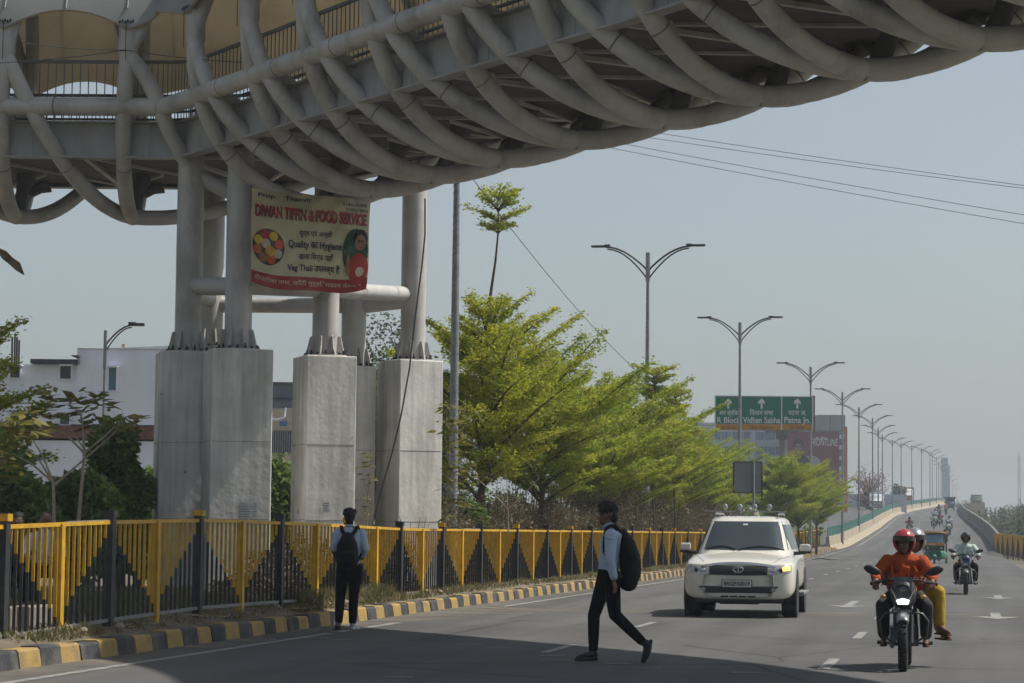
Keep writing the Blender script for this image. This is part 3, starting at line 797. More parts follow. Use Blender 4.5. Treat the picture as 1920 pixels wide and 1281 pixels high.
# columns and pedestals
# (px of tube, top y, Y, pedestal: px of centre, yaw deg, side, top y)
COLS = [(352,312,44.8,'near'),(446,304,43.9,'near'),(394,330,48.4,'far'),(610,330,45.1,'near'),(663,360,48.2,'far'),(774,350,48.0,'far')]
PED = [(346,662,44.8,.98,14),(447,658,43.9,1.12,15),(405,655,48.6,1.0,16),(609,670,45.1,.97,21),(650,689,48.0,.96,20),(769,678,48.0,.98,31)]
cj = []
def ycol(px, py, Y): return P(px,py,Y)
for (px,ty,Y,_),(qx,qy,QY,a,yaw) in zip(COLS,PED):
    t = ycol(px,ty,Y); b = P(px,640,Y); x=b.x; zt = P(qx,qy,QY).z
    mb = MB(); mb.tube([(x,Y,zt),(x,Y,t.z+.25)], .25, 20)
    mb.tube([(x,Y,zt+1.9),(x,Y,zt+1.93)], .254, 20, caps=False)
    mb.tube([(x,Y,t.z+.1),(x,Y,t.z+.45)], [.25,.21], 16)
    mb.build('column_tube', M['tube'], BR)
    mb = MB()
    for i in range(8):
        q = 2*math.pi*i/8+R(yaw)+.2
        d = V((math.cos(q),math.sin(q),0)); tn=V((-d.y,d.x,0))
        c = V((x,Y,zt))
        mb.prism([c+d*.22, c+d*.40, c+d*.38+V((0,0,.05)), c+d*.30+V((0,0,.38)), c+d*.22+V((0,0,.40))], -tn*.018, tn*.018)
    mb.tube([(x,Y,zt+.0),(x,Y,zt+.03)], .42, 20)
    mb.build('base_gussets', M['tube'], BR)
    for i in range(16):
        mb = MB()
        q=2*math.pi*i/16+.1; hh=.10+.03*math.sin(i*2.1+px)
        p=(x+.37*math.cos(q),Y+.37*math.sin(q))
        mb.tube([(p[0],p[1],zt),(p[0],p[1],zt+hh)], .018, 6); mb.tube([(p[0],p[1],zt+.03),(p[0],p[1],zt+.065)], .034, 6)
        mb.build('anchor_bolt', M['bolt'], BR)
    pc = P(qx,qy,QY)
    mb = MB(); mb.box((pc.x,QY,zt/2-.2),(a,a,zt+.4), rz=R(yaw)*1.0)
    me = mb; 
    o = mb.build('pedestal', M['conc'], BR, bevel=.02)
    for zz in (1.6,3.0):   # pour joints
        j = MB(); 
        for e in range(4):
            aa = R(yaw)+e*math.pi/2; d=V((math.cos(aa),math.sin(aa),0)); tn=V((-d.y,d.x,0))
            j.beam(V((pc.x,QY,zz))+d*(a/2+.001)-tn*a*.47, V((pc.x,QY,zz+.01))+d*(a/2+.001)+tn*a*.47, .008,.008)
        j.build('pour_joint', M['joint'], o)
    cj.append(V((x,Y,zt)))
# cross tubes between columns
def ct(a, b, r=.155, ext=.0):
    mb = MB(); a,b=V(a),V(b); d=(b-a).normalized(); mb.tube([a-d*ext,b+d*ext], r, 14); mb.build('tie_tube', M['tube'], BR)
T1,T2,T3,T4,T5,T6 = cj
zz = lambda px,py,Y: P(px,py,Y).z
ct((T1.x+.15,T1.y-.1,zz(370,538,T1.y)),(T2.x,T2.y+.0,zz(440,537,T2.y)), r=.17)
ct((T2.x,T2.y,zz(470,537,T2.y)),(T4.x,T4.y,zz(610,543,T4.y)))
ct((T4.x,T4.y,zz(610,543,T4.y)),(T6.x-.1,T6.y,zz(760,552,T6.y)))
ct((T3.x,T3.y,zz(395,572,T3.y)),(T5.x,T5.y,zz(640,573,T5.y)))
ct((T5.x,T5.y,zz(665,576,T5.y)),(T6.x,T6.y,zz(750,562,T6.y)))
ct((T3.x,T3.y,zz(395,560,T3.y)),(T1.x,T1.y,zz(352,553,T1.y)))
# ================================================================ vegetation
def leaf_obj(name, C_, U, W, m, parent=None, kind=None):
    """rhombic leaf faces: centre, half length vector, half width vector"""
    C_,U,W = (np.asarray(a, dtype=np.float32) for a in (C_,U,W)); n=len(C_)
    vs = np.stack([C_-U, C_+W-.15*U, C_+U, C_-W-.15*U], 1).reshape(-1,3)
    me = bpy.data.meshes.new(name); me.vertices.add(4*n); me.vertices.foreach_set('co', vs.ravel())
    me.loops.add(4*n); me.loops.foreach_set('vertex_index', np.arange(4*n, dtype=np.int32))
    me.polygons.add(n); me.polygons.foreach_set('loop_start', np.arange(0,4*n,4,dtype=np.int32))
    try: me.polygons.foreach_set('loop_total', np.full(n,4,dtype=np.int32))
    except Exception: pass
    me.update(calc_edges=True); me.validate(); me.materials.append(m)
    o = bpy.data.objects.new(name, me); COL.objects.link(o)
    if parent is not None: o.parent = parent
    if kind: o['kind'] = kind
    return o
def unit(a): return a/np.maximum(np.linalg.norm(a,axis=-1,keepdims=True),1e-6)
def rand_leaves(C_, size, up=.3, dirs=None, aspect=.45, rg=rng):
    n=len(C_); d = rg.normal(size=(n,3)); 
    if dirs is not None: d = d*.6+dirs*1.2
    d[:,2] *= .6; d=unit(d); s = size*(.65+.7*rg.random((n,1)))
    q = rg.normal(size=(n,3)); w = unit(np.cross(d,np.array([0,0,.5])+q))
    return C_, d*s*.5, w*s*.5*aspect
def mantaly(name, label, H, spread, seed, leader=0, z0=1.3, leaf=.085, dens=1.0, lean=(.0,.0), m='leafm', nt_=11, group='feathery trees in the median', trunk_r=.1):
    rg = np.random.default_rng(seed)
    th = thing(name, label, 'tree', group=group)
    tr = MB(); top = H
    def tp(z): return np.array([lean[0]*z/H + .08*math.sin(z*1.3+seed), lean[1]*z/H+.06*math.cos(z*1.1+seed), z])
    tr.tube([tuple(tp(z)) for z in np.linspace(-.1,top*.98,14)], list(np.linspace(trunk_r,.012,14)), 8)
    CC=[];DD=[]
    def branch(base, az, L, rise, w=1.0, n_twig=None):
        n=12; pts=[]; d=np.array([math.cos(az),math.sin(az),0]); 
        bend = rg.normal()*.25
        for i in range(n+1):
            t=i/n; a=az+bend*t
            d=np.array([math.cos(a),math.sin(a),0])
            z = rise*L*(t**.8) - .10*L*t*t
            pts.append(base + d*L*t + np.array([0,0,z]))
        pts=np.array(pts); tr.tube([tuple(p) for p in pts], list(np.linspace(.012+.016*L,.004,n+1)), 5)
        nt2 = int((n_twig or 7+4.5*L))
        side = np.array([-math.sin(az),math.cos(az),0])
        for k in range(nt2):
            t=.18+.82*(k+rg.random()*.6)/nt2; p=pts[min(n,int(t*n))]
            for sg in (-1,1):
                l = L*.38*(1.15-t)*(.6+.7*rg.random())*w+.12
                td = unit(np.array(d)*.75+sg*side*.8+np.array([0,0,.38+.25*rg.random()]))
                m_=max(6,int(dens*l*78)); tt=rg.random(m_)**.8
                c=p+td*(tt*l)[:,None]+rg.normal(size=(m_,3))*np.array([.05,.05,.022])*(1+.6*l)
                CC.append(c); DD.append(np.repeat(td[None],m_,0))
        m_=int(26*dens); c=pts[-1]+rg.normal(size=(m_,3))*.07; CC.append(c); DD.append(np.repeat(d[None],m_,0))
    crown_top = H if not leader else H-leader
    for ti in range(nt_):
        f=ti/(nt_-1); z=z0+(crown_top-z0)*f**.92
        L0=spread*(max(0,1-f**1.6)**.55*.88+.16)*(.75+.5*rg.random())
        nb=max(4,int(7-2*f))
        a0=rg.random()*6.3
        for b in range(nb):
            L=L0*(.6+.65*rg.random()); branch(tp(z+rg.normal()*.1), a0+b*2*math.pi/nb+rg.normal()*.25, max(.3,L), .42+.38*rg.random()*(1+.5*f)+.25*f)
    if leader:
        for ti in range(4):
            z=H-.95+ti*.27
            for b in range(5): branch(tp(z), rg.random()*6.3, .35+.45*rg.random(), .6, n_twig=5)
    tr.build('trunk', M['bark'], th)
    C_=np.concatenate(CC); D_=np.concatenate(DD)
    leaf_obj('crown', *rand_leaves(C_, leaf, dirs=D_, aspect=.5, rg=rg), M[m], th)
    return th
def bushy(name, label, pos, rad, n, leaf, m, seed=1, clumps=22, trunk=True, cat='tree', group=None, asp=.5, flat=1.0):
    rg=np.random.default_rng(seed); th=thing(name,label,cat,pos,group=group)
    rad=np.array(rad); cz=rad[2]*1.05+.2
    cl=unit(rg.normal(size=(clumps,3)))*(.35+.6*rg.random((clumps,1)))*rad*.78; cl[:,2]+=cz
    k=rg.integers(0,clumps,n); r=rad.mean()*(.30+.22*rg.random(clumps))
    d=unit(rg.normal(size=(n,3))); q=(.55+.5*rg.random((n,1)))
    C_=cl[k]+d*q*r[k][:,None]*np.array([1,1,flat]); keep=C_[:,2]>.05; C_=C_[keep]; d=d[keep]
    leaf_obj('crown',*rand_leaves(C_,leaf,dirs=d*.6+np.array([0,0,-.2]),aspect=asp,rg=rg),M[m],th)
    if trunk:
        t=MB(); t.tube([(0,0,-.2),(0.05,0,cz*.6),(0,.05,cz*1.1)],[.09,.07,.03],7)
        for c in cl[:9]: t.tube([(0,0,cz*.45),tuple(np.array([0,0,cz*.45])*.4+c*.6),tuple(c)],[.05,.03,.012],5)
        t.build('trunk',M['bark'],th)
    return th
def atY(px, Y, z=0.0): return (PX(px,990,Y), Y, z)

t = mantaly('mantaly_tree','tallest feathery yellow-green tree with bare leader and top tuft, right of the pedestals',9.5,2.5,3,leader=3.1,z0=2.2,leaf=.078,dens=.72,lean=(.35,0),m='leafy',nt_=13,trunk_r=.12)
t.location=atY(897,58,.1)
pA = mantaly('mantaly_tree','feathery green tree leaning over the fence behind the walking man',5.5,2.6,11,z0=2.1,leaf=.088,dens=.66,m='leafm',nt_=11)
pA.location=atY(1010,63,.1)
pB = mantaly('mantaly_tree','feathery green median tree below the first tall lamp',4.9,2.6,23,z0=2.0,leaf=.088,dens=.66,m='leafm',nt_=10)
pB.location=atY(1095,72,.1)
rows_=[(1165,80,0,1.0,'bushy yellow-green median tree just right of the first tall lamp'),
 (1150,95,1,.95,'feathery median tree behind the lamp base, half hidden'),
 (1235,90,1,.96,'median tree with a light crown between first tall lamp and green sign'),
 (1290,101,0,.93,'yellow-green median tree at the lower left corner of the green sign'),
 (1330,113,1,.93,'median tree directly under the green road sign'),
 (1318,128,0,.98,'median tree hidden behind others left of the small sign back'),
 (1462,128,0,.90,'green median tree right of the grey sign back'),
 (1497,140,1,.92,'green median tree between the sign pole and the flyover'),
 (1530,152,0,.92,'last median tree, its branches reaching the green flyover screen'),
 (1475,158,1,.9,'median tree far back behind the sign pole')]
for i,(px,Y,pr,sc,lb) in enumerate(rows_):
    dup([pA,pB][pr], atY(px,Y,.05), rz=1.3*i+.5, label=lb, scale=sc)
# thin sprigs rising above the row near the lamp
t = mantaly('mantaly_tree','slender sprig of a tree rising against the first tall lamp pole',6.9,1.5,31,leader=1.0,z0=3.0,leaf=.1,dens=.8,m='leafy',nt_=4,trunk_r=.05)
t.location=atY(1222,84,.1)
t = mantaly('mantaly_tree','slender young tree with a flat open top left of the green sign',6.4,1.1,37,leader=.9,z0=3.2,leaf=.1,dens=.8,m='leafy',nt_=3,trunk_r=.05)
t.location=atY(1262,88,.1)
t = mantaly('mantaly_tree','yellow-green tree cut by the left edge of the photo',3.8,2.1,41,z0=1.6,leaf=.085,dens=.8,m='leafy',nt_=7,group=None)
t.location=atY(-150,40,.0)
# dark trees left behind the fence
bushy('dark_tree','tall dark glossy-leaved tree just left of the pedestals', atY(222,44,0),(.62,.6,1.72),15000,.17,'leafd',5,30)
bushy('dark_tree','dark leafy tree low behind the fence at the foot of the white building', atY(135,41,0),(.85,.7,1.15),9000,.16,'leafd',6,24)
bushy('dark_tree','dark leafy tree in the far left corner behind the fence', atY(20,37,0),(1.1,.8,1.45),13000,.16,'leafd',7,28)
bushy('dark_tree','broad leafy tree touching the left side of the first pedestal', atY(258,47,0),(.85,.8,1.25),9000,.18,'leafd',8,26)
bushy('dark_tree','dark tree seen in the gap between the second and third pedestal', atY(522,62,0),(1.1,1,1.6),7000,.22,'leafd',9,26)
bushy('dark_tree','distant dark tree behind the gap of the pedestals', atY(560,75,0),(1.8,1,1.5),5000,.25,'leafd',19,26)
bushy('grey_tree','tall grey-green tree seen between the two right column tubes', atY(722,96,0),(1.7,1.5,5.0),12000,.20,'leafg',10,34)
bushy('grey_tree','grey-green tree behind the rightmost pedestal', atY(800,100,0),(1.6,1.5,4.1),8000,.22,'leafg',12,30)
bushy('shrub','low dark shrub behind the fence between the pedestals and the tall tree', atY(865,56,0),(.9,.7,1.1),7000,.15,'leafd',13,22,cat='shrub')
# sparse broad-leaved trees: explicit limbs
def limbs(name, label, Y, segs, tips, seed, m='leafp', group=None, L=.30, nper=12):
    rg=np.random.default_rng(seed); base=segs[0][0]; b=P(base[0],base[1],Y)
    th=thing(name,label,'tree',(b.x,Y,0),group=group); o=V((b.x,Y,0)); t=MB()
    for sg in segs:
        pts=[P(p[0],p[1],Y+(p[3] if len(p)>3 else 0))-o for p in sg]; t.tube(pts,[p[2]*.6 for p in sg],7)
    t.build('limbs',M['barkl'],th); CC=[];UU=[];WW=[]
    for (x,y,dy) in tips:
        c=np.array(P(x,y,Y+dy)-o)
        for k in range(nper):
            a=rg.random()*6.3; d=np.array([math.cos(a),math.sin(a),.25-.75*rg.random()]); d=unit(d); l=L*(.6+.6*rg.random())
            st=c+rg.normal(size=3)*.06; cc=st+d*l*.6
            CC.append(cc); UU.append(d*l*.5); w=unit(np.cross(d,np.array([0,0,1.0])+rg.normal(size=3)*.5)); WW.append(w*l*.17)
    leaf_obj('leaves',CC,UU,WW,M[m],th); return th
limbs('sparse_tree','sparse pale-limbed tree forking low behind the fence on the left',33,
  [[(101,1000,.045),(101,945,.04),(100,905,.035)],[(100,905,.03),(60,870,.022),(25,852,.018),(0,850,.015)],[(100,905,.03),(75,865,.022),(50,840,.015)],
   [(102,910,.03),(150,868,.024),(200,825,.018),(235,790,.012)],[(100,903,.022),(82,860,.02),(60,820,.015),(38,805,.01)]],
  [(x,y,d) for x,y,d in ((0,850,0),(20,830,.2),(48,835,0),(60,815,-.2),(38,800,0),(235,788,0),(222,800,.1),(10,870,.3),(30,890,0),(70,800,.2),(15,800,.1),(55,780,.1))],1)
limbs('sparse_tree','taller sparse tree with drooping broad leaves in front of the white building',36,
  [[(145,1000,.05),(152,920,.045),(158,850,.04),(155,800,.03),(150,770,.02)],[(158,850,.03),(125,815,.024),(90,792,.015)],[(158,850,.03),(200,815,.022),(222,792,.012)],
   [(156,840,.022),(140,815,.015),(128,800,.01)],[(150,775,.018),(130,758,.01)],[(150,775,.018),(172,752,.01)]],
  [(x,y,d) for x,y,d in ((150,760,0),(130,752,.2),(100,738,0),(175,748,0),(190,745,-.1),(85,760,0),(110,762,.2),(150,740,.1),(165,770,0),(185,760,.2),(90,785,-.2),(75,765,0),(120,775,.2),(200,790,0),(178,785,0),(60,775,.1),(70,792,.1),(195,752,0))],2,nper=8)
limbs('sparse_tree','pale-limbed leafless young tree behind the fence right of the tall tree trunk',49,
  [[(953,1000,.03),(953,965,.028),(952,955,.026)],[(952,955,.025),(925,925,.02),(897,900,.013),(890,880,.008)],[(952,955,.024),(985,925,.018),(1012,895,.012)],[(952,955,.02),(950,900,.012),(945,870,.007)]],
  [(1005,870,.1),(960,935,0),(905,890,0)],3,nper=4,L=.2)
limbs('sparse_tree','drooping tree with orange-tinged leaves hugging the rightmost pedestal',46.4,
  [[(836,1000,.03),(838,930,.026),(842,860,.02),(850,800,.012)],[(838,900,.02),(862,880,.014),(885,872,.008)],[(838,950,.02),(870,935,.012),(882,905,.008)],[(842,870,.016),(835,820,.012),(838,760,.008)],[(836,960,.02),(860,950,.012),(900,955,.008)]],
  [(838,760,0),(842,790,.2),(850,805,0),(862,790,.2),(885,870,0),(870,860,.1),(880,900,0),(845,840,.2),(860,910,.1),(850,930,0),(842,970,.2),(835,800,.1),(875,820,0),(850,880,0),(838,905,.1),(840,880,-.1),(860,830,-.1),(868,940,0)],4,nper=12,L=.22)
limbs('sparse_tree','thin leafy branch in the shade between the third and last pedestal',46.9,
  [[(688,1000,.02),(690,930,.016),(694,870,.01)],[(690,930,.012),(682,900,.008)]],
  [(690,855,0),(684,868,0),(695,870,.05),(688,890,0),(692,905,.05),(682,935,0),(690,960,0)],5,nper=7,L=.2)

# hedge of reddish twigs behind the fence
rg=np.random.default_rng(77); N=105000
Yh=40+rg.random(N)**1.15*80; of=1.1+1.9*rg.random(N)
hh=np.interp(Yh,[40,47,52,62,80,100,120],[.7,1.5,2.0,2.35,2.65,2.75,2.5])*(.86+.14*np.sin(Yh*.9)+.1*np.sin(Yh*2.3+of*2))
zz_=hh*rg.random(N)**.6
X=-9.6+.19*Yh-of; C_=np.stack([X,Yh,zz_+.1],1)
hd=thing('hedge','reddish-brown twiggy hedge behind the fence under the median trees','hedge')
leaf_obj('leaves',*rand_leaves(C_,.085,aspect=.42,rg=rg),M['leafh'],hd)
hb=MB()
for i in range(900):
    Yq=40+rg.random()**1.1*78; o_=1.1+1.9*rg.random(); x=-9.6+.19*Yq-o_; h_=float(np.interp(Yq,[40,47,52,62,80,120],[.7,1.5,2.0,2.4,2.65,2.6]))
    a=rg.random()*6.3; hb.tube([(x,Yq,.1),(x+.1*math.cos(a),Yq+.1*math.sin(a),h_*.5),(x+.3*math.cos(a),Yq+.3*math.sin(a),h_*(.9+.25*rg.random()))],[.012,.009,.005],4,caps=False)
hb.build('twigs',M['bark'],hd)
# grass along the fence foot
def grass(name, n, Y0, Y1, o0, o1, hmax, dens_fn, seed):
    rg=np.random.default_rng(seed); Y=Y0+(Y1-Y0)*rg.random(n); of=o0+(o1-o0)*rg.random(n); keep=rg.random(n)<np.array([dens_fn(y) for y in Y]); Y=Y[keep]; of=of[keep]; n=len(Y)
    X=-9.6+.19*Y-of; h=hmax*(.35+.65*rg.random(n)); z=np.array([.2+ (.05+.12*hn(x,y))*min(1,max(0,(o-.19)/.3)) for x,y,o in zip(X,Y,of)])
    C_=np.stack([X,Y,z+h*.4],1); U=np.stack([rg.normal(size=n)*.35*h,rg.normal(size=n)*.35*h,h*.55],1); W=unit(np.cross(U,rg.normal(size=(n,3))))*(.007+.008*rg.random((n,1)))
    leaf_obj(name,C_,U,W,M['grass'],kind='stuff')
dn=lambda y: .03+.3*max(0,mathutils.noise.noise(V((y*.8,0,3))))+ (.5 if 36<y<42.5 else 0)+.5*(26<y<27.6)
grass('grass',26000,20,50,.25,1.1,.13,dn,5)
grass('grass',4500,36.8,42.0,.35,.95,.34,lambda y:.7,6)
grass('grass',16000,40,100,.3,.9,.14,lambda y:.5,8)
grass('ground_cover',14000,24,45,1.4,5.5,.24,lambda y:.6,9)
# fallen twigs and litter near the kerb
tw=MB(); rg=np.random.default_rng(3)
for i in range(150):
    Y=22+20*rg.random(); o_=.3+.9*rg.random(); x=-9.6+.19*Y-o_; z=.27+.1*hn(x,Y); a=rg.random()*6.3; l=.08+.25*rg.random()
    tw.tube([(x,Y,z),(x+l*.5*math.cos(a),Y+l*.5*math.sin(a),z+.03*rg.random()),(x+l*math.cos(a+.3),Y+l*math.sin(a+.3),z+.05*rg.random())],.005,4,caps=False)
o=tw.build('dry_twigs',M['barkl']); o['kind']='stuff'

# far trees at right: mass of trees below the flyover
rg=np.random.default_rng(15); N=110000
cl=[]; 
for i in range(130):
    Y=210+260*rg.random(); px=1866+(rg.random()**.8)*260; x=(px-960)/FPX*Y; top=(1003.5-(948+26*rg.random()-(8 if px>1890 else 0)))*Y/FPX+1.45
    cl.append((x,Y,max(1.5,top),2.0+2.2*rg.random()))
cl=np.array(cl); k=rg.integers(0,len(cl),N); d=unit(rg.normal(size=(N,3)))*(rg.random((N,1))**.4)
C_=np.stack([cl[k,0]+d[:,0]*cl[k,3],cl[k,1]+d[:,1]*cl[k,3],np.abs(cl[k,2]*.55+d[:,2]*cl[k,2]*.45)],1)
leaf_obj('distant_trees',*rand_leaves(C_,.38,aspect=.6,rg=rg),M['leafg'],kind='stuff')
tw=MB()
for c in cl[:80]:
    for q in range(5):
        a=rg.random()*6.3; tw.tube([(c[0],c[1],0),(c[0]+.8*math.cos(a),c[1],c[2]*.7),(c[0]+1.8*math.cos(a),c[1],c[2]*(.98+.14*rg.random()))],[.12,.07,.03],4,caps=False)
o=tw.build('distant_branches',M['bark']); o['kind']='stuff'
# left background mass behind everything
rg=np.random.default_rng(16); N=16000; cl=[]
for i in range(60):
    Y=150+60*rg.random(); px=560+rg.random()*900; x=(px-960)/FPX*Y; cl.append((x,Y,2.5+2.5*rg.random(),2.5+2*rg.random()))
cl=np.array(cl); k=rg.integers(0,len(cl),N); d=unit(rg.normal(size=(N,3)))*(rg.random((N,1))**.4)
C_=np.stack([cl[k,0]+d[:,0]*cl[k,3],cl[k,1]+d[:,1]*cl[k,3],np.abs(cl[k,2]*.5+d[:,2]*cl[k,2]*.5)],1)
leaf_obj('distant_trees',*rand_leaves(C_,.55,aspect=.5,rg=rg),M['leafd'],kind='stuff')
def flower_tree(label,px,Y,top,w,n,m,seed):
    rg=np.random.default_rng(seed); x=PX(px,990,Y); z0=zr(Y)-1; zt=P(px,top,Y).z; th=thing('blossom_tree',label,'tree',(x,Y,0)); t=MB(); C_=[]
    t.tube([(0,0,0),(0,0,z0+(zt-z0)*.3),(.2,0,z0+(zt-z0)*.75)],[.35,.28,.1],6)
    for i in range(34):
        a=rg.random()*6.3; e=.25+1.1*rg.random(); l=w*(.55+.45*rg.random()); s=z0+(zt-z0)*(.2+.4*rg.random())
        p1=np.array([math.cos(a)*l*.5*math.cos(e),math.sin(a)*l*.5*math.cos(e),s+l*.35]); p2=np.array([math.cos(a)*l*math.cos(e*.8),math.sin(a)*l,min(zt,s+l*.9*math.sin(e)+.5)])
        t.tube([(0,0,s),tuple(p1),tuple(p2)],[.12,.08,.03],4,caps=False)
        for _ in range(n//34): q=rg.random(); C_.append(p1*(1-q)+p2*q+rg.normal(size=3)*.35)
    t.build('trunk',M['bark'],th); leaf_obj('blossoms',*rand_leaves(np.array(C_),.26,aspect=.8,rg=rg),M[m],th)
flower_tree('nearly bare tree dotted with red blossom beyond the flyover lamps',1628,330,868,3.6,900,'leafr',4)
bushy('dark_tree','small dark round tree far behind the flyover barrier', (PX(1685,930,380),380,zr(380)+1.0),(1.3,1.2,1.6),2500,.35,'leafg',21,18,group=None)
# ================================================================ buildings
def at_rect(mb, x0,y0,x1,y1,Y,depth,mi=0, dx=0.0, z_override=None):
    """box whose camera-side face covers the photo rectangle at distance Y"""
    a=P(x0,y0,Y); b=P(x1,y1,Y); xa,xb=a.x,b.x; za,zb=a.z,b.z
    mb.box(((xa+xb)/2, Y+depth/2, (za+zb)/2), (xb-xa, depth, za-zb), mi=mi)
Yb=80.0
bd=thing('white_building','plain white two-storey building with small windows behind the trees on the left','building',(0,0,0))
def part(name,rects,m,par,Y=Yb,depth=.2,bevel=0):
    mb=MB()
    for r in rects: at_rect(mb,*r,Y,depth)
    return mb.build(name,m,par,bevel=bevel)
mb=MB(); a=P(145,655,Yb); b=P(330,648,Yb); zlow=P(145,796,Yb).z
mb.prism([V((a.x,Yb,zlow)),V((b.x,Yb,zlow)),V((b.x,Yb,b.z)),V((a.x,Yb,a.z))],(0,0,0),(0,9,0)); mb.build('upper_wall',M['white'],bd)
mb=MB(); at_rect(mb,-60,682,144.8,796,Yb+.05,8); mb.build('lower_block',M['white'],bd)
part('brick_band',[(-60,796.2,329,824)],mat('brick',(.16,.075,.055),.9,var=.35,scale=9),bd,Yb-.05,9)
part('ground_wall',[(-60,824.2,329,1005)],M['white'],bd,Yb+.1,8)
part('roof_sheet',[(57,673,146,682)],M['dkmetal'],bd,Yb-.3,5)
part('roof_sheet',[(134,666,146,668)],M['dkmetal'],bd,Yb-.5,2)
for i,(x0,y0,x1,y1,gm) in enumerate([(19,687,37,708,'glassd'),(112,687,133,710,'glassd'),(203,690,218,732,'glassb'),(112,775,130,796,'glassd')]):
    f=MB()
    for r in ((x0-1.5,y0-1.5,x1+1.5,y0),(x0-1.5,y1,x1+1.5,y1+1.5),(x0-1.5,y0,x0,y1),(x1,y0,x1+1.5,y1)): at_rect(f,*r,Yb-.06,.16)
    at_rect(f,x0-2,y0-4,x1+2,y0-2,Yb-.35,.4)
    fo=f.build('window_frame',M['white'],bd); p=MB(); at_rect(p,x0,y0,x1,y1,Yb-.01,.04); p.build('pane',M[gm],fo)
for x in (22,27,31,35):
    r=MB(); a=P(x,682,Yb+1); r.tube([a,P(x+1,626+(x%3)*6,Yb+1)],.035,5); r.build('rebar',M['bolt'],bd)
part('roof_tank_stub',[(228,645,234,651)],M['kerbc'],bd,Yb+2,.5)
part('edge_coping',[(144,653.5,330,655)],M['kerbc'],bd,Yb-.04,.3).rotation_euler=(0,0,0)
Y2=92.0
b2=thing('shed_building','cream building with grey corrugated upper storey seen between the pedestals','building')
M['corr']=mat('corrugated',(.12,.15,.17),.5,var=.15,scale=2)
mb=MB()
for i in range(40):
    x0=470+i*2.6; at_rect(mb,x0,718,x0+1.5,766,Y2,.12); at_rect(mb,x0+1.5,718,x0+2.6,766,Y2+.05,.12)
mb.build('corrugated_wall',M['corr'],b2)
part('eave',[(468,716,575,718.5),(468,746,575,747.5)],M['dkmetal'],b2,Y2-.2,.2)
part('upper_wall',[(468,766,575,808)],M['cream'],b2,Y2+.1,6)
mb=MB()
for i in range(24): at_rect(mb,470+i*4.2,808,471+i*4.2,850,Y2-.03,.06)
for i in range(8): at_rect(mb,468,810+i*5.2,575,811+i*5.2,Y2-.01,.04)
mb.build('window_grille',M['galv'],b2)
part('glazing',[(468,808,575,850)],M['glassd'],b2,Y2+.2,6)
part('lower_wall',[(468,850,575,1005)],M['cream'],b2,Y2+.1,6)
part('sign_board',[(524,790,537,799)],mat('bluepaint',(.04,.16,.38),.5),b2,Y2-.1,.1)
o=MB(); o.tube([P(507,786,Y2-.1),P(522,787,Y2-.4),P(534,782,Y2-.4),P(536,765,Y2-.2)],.04,5); o.build('pipe',M['white'],b2)

Y3=300.0
b3=thing('office_building','pale office building with bands of blue windows behind the green sign','building')
M['office']=mat('office_wall',(.40,.44,.50),.7,var=.08,scale=.2); M['officed']=mat('office_grey',(.25,.26,.27),.8,var=.1,scale=.3)
part('wall',[(1225,797,1478,1000)],M['office'],b3,Y3,14)
wn=0
for fl,(y0,y1) in enumerate(((810,824),(838,852),(866,880))):
    for i in range(12):
        x0=1232+i*20.3
        w=part('window',[(x0,y0,x0+17,y1)],M['dkmetal'],b3,Y3-.12,.15)
        part('pane',[(x0+.7,y0+.7,x0+8,y1-.7),(x0+9,y0+.7,x0+16.3,y1-.7)],M['glassb'],w,Y3-.2,.1)
part('fin',[(1408,800,1416,1000),(1322,800,1326,1000)],M['office'],b3,Y3-.8,1)
part('rooftop',[(1290,792,1345,797),(1420,790,1478,797)],M['officed'],b3,Y3+1,8)
b4=thing('billboard_block','grey block covered by a dark red billboard right of the green sign','building')
part('wall',[(1476,808,1583,1000)],M['officed'],b4,Y3-6,14)
part('rooftop',[(1532,778,1556.5,808)],M['officed'],b4,Y3-5,8); part('rooftop',[(1557.5,778,1585,808)],M['officed'],b4,Y3-5,8)
part('orange_edge',[(1583.2,800,1589,1000)],mat('orange_wall',(.42,.15,.08),.7),b4,Y3-5.5,12)
part('window_strip',[(1574,812,1582,990)],M['glassb'],b4,Y3-6.1,.1)
for i in range(9): part('window_bar',[(1574,815+i*20,1582,823+i*20)],M['white'],b4,Y3-6.2,.1)
part('billboard',[(1477,809,1573.5,960)],mat('billboard_red',(.17,.028,.035),.6,var=.15,scale=.2),b4,Y3-6.4,.2)
# ---- text helper
def textmesh(s, size, align='CENTER', bold=0.0, shear=0.0, font=None):
    cu=bpy.data.curves.new('t','FONT'); cu.body=s; cu.size=size; cu.align_x=align; cu.offset=bold; cu.shear=shear; cu.resolution_u=3
    ob=bpy.data.objects.new('t',cu); COL.objects.link(ob); dg=bpy.context.evaluated_depsgraph_get(); dg.update()
    me=bpy.data.meshes.new_from_object(ob.evaluated_get(dg)); vs=[v.co.copy() for v in me.vertices]; fs=[tuple(p.vertices) for p in me.polygons]
    bpy.data.objects.remove(ob); bpy.data.meshes.remove(me); bpy.data.curves.remove(cu); return vs,fs
def text_on(s, origin, ux, uz, size, m, parent, name='lettering', width=None, **kw):
    vs,fs=textmesh(s,size,**kw)
    if not vs: return
    if width:
        w=max(v.x for v in vs)-min(v.x for v in vs); k=width/w
    else: k=1
    mb=MB(); mb.add([V(origin)+V(ux)*v.x*k+V(uz)*v.y for v in vs],fs); return mb.build(name,m,parent)
W_=mat('sign_white',(.68,.70,.68),.5,var=.05)
o=P(1545,836,Y3-6.6); text_on('FRONTLINE',o,(1,0,0),(0,0,1),1.25,W_,b4,width=3.3,bold=.0,shear=.15)
o=P(1540,825,Y3-6.6); text_on('RUPA',o,(1,0,0),(0,0,1),.5,W_,b4,width=1.4,bold=.01)
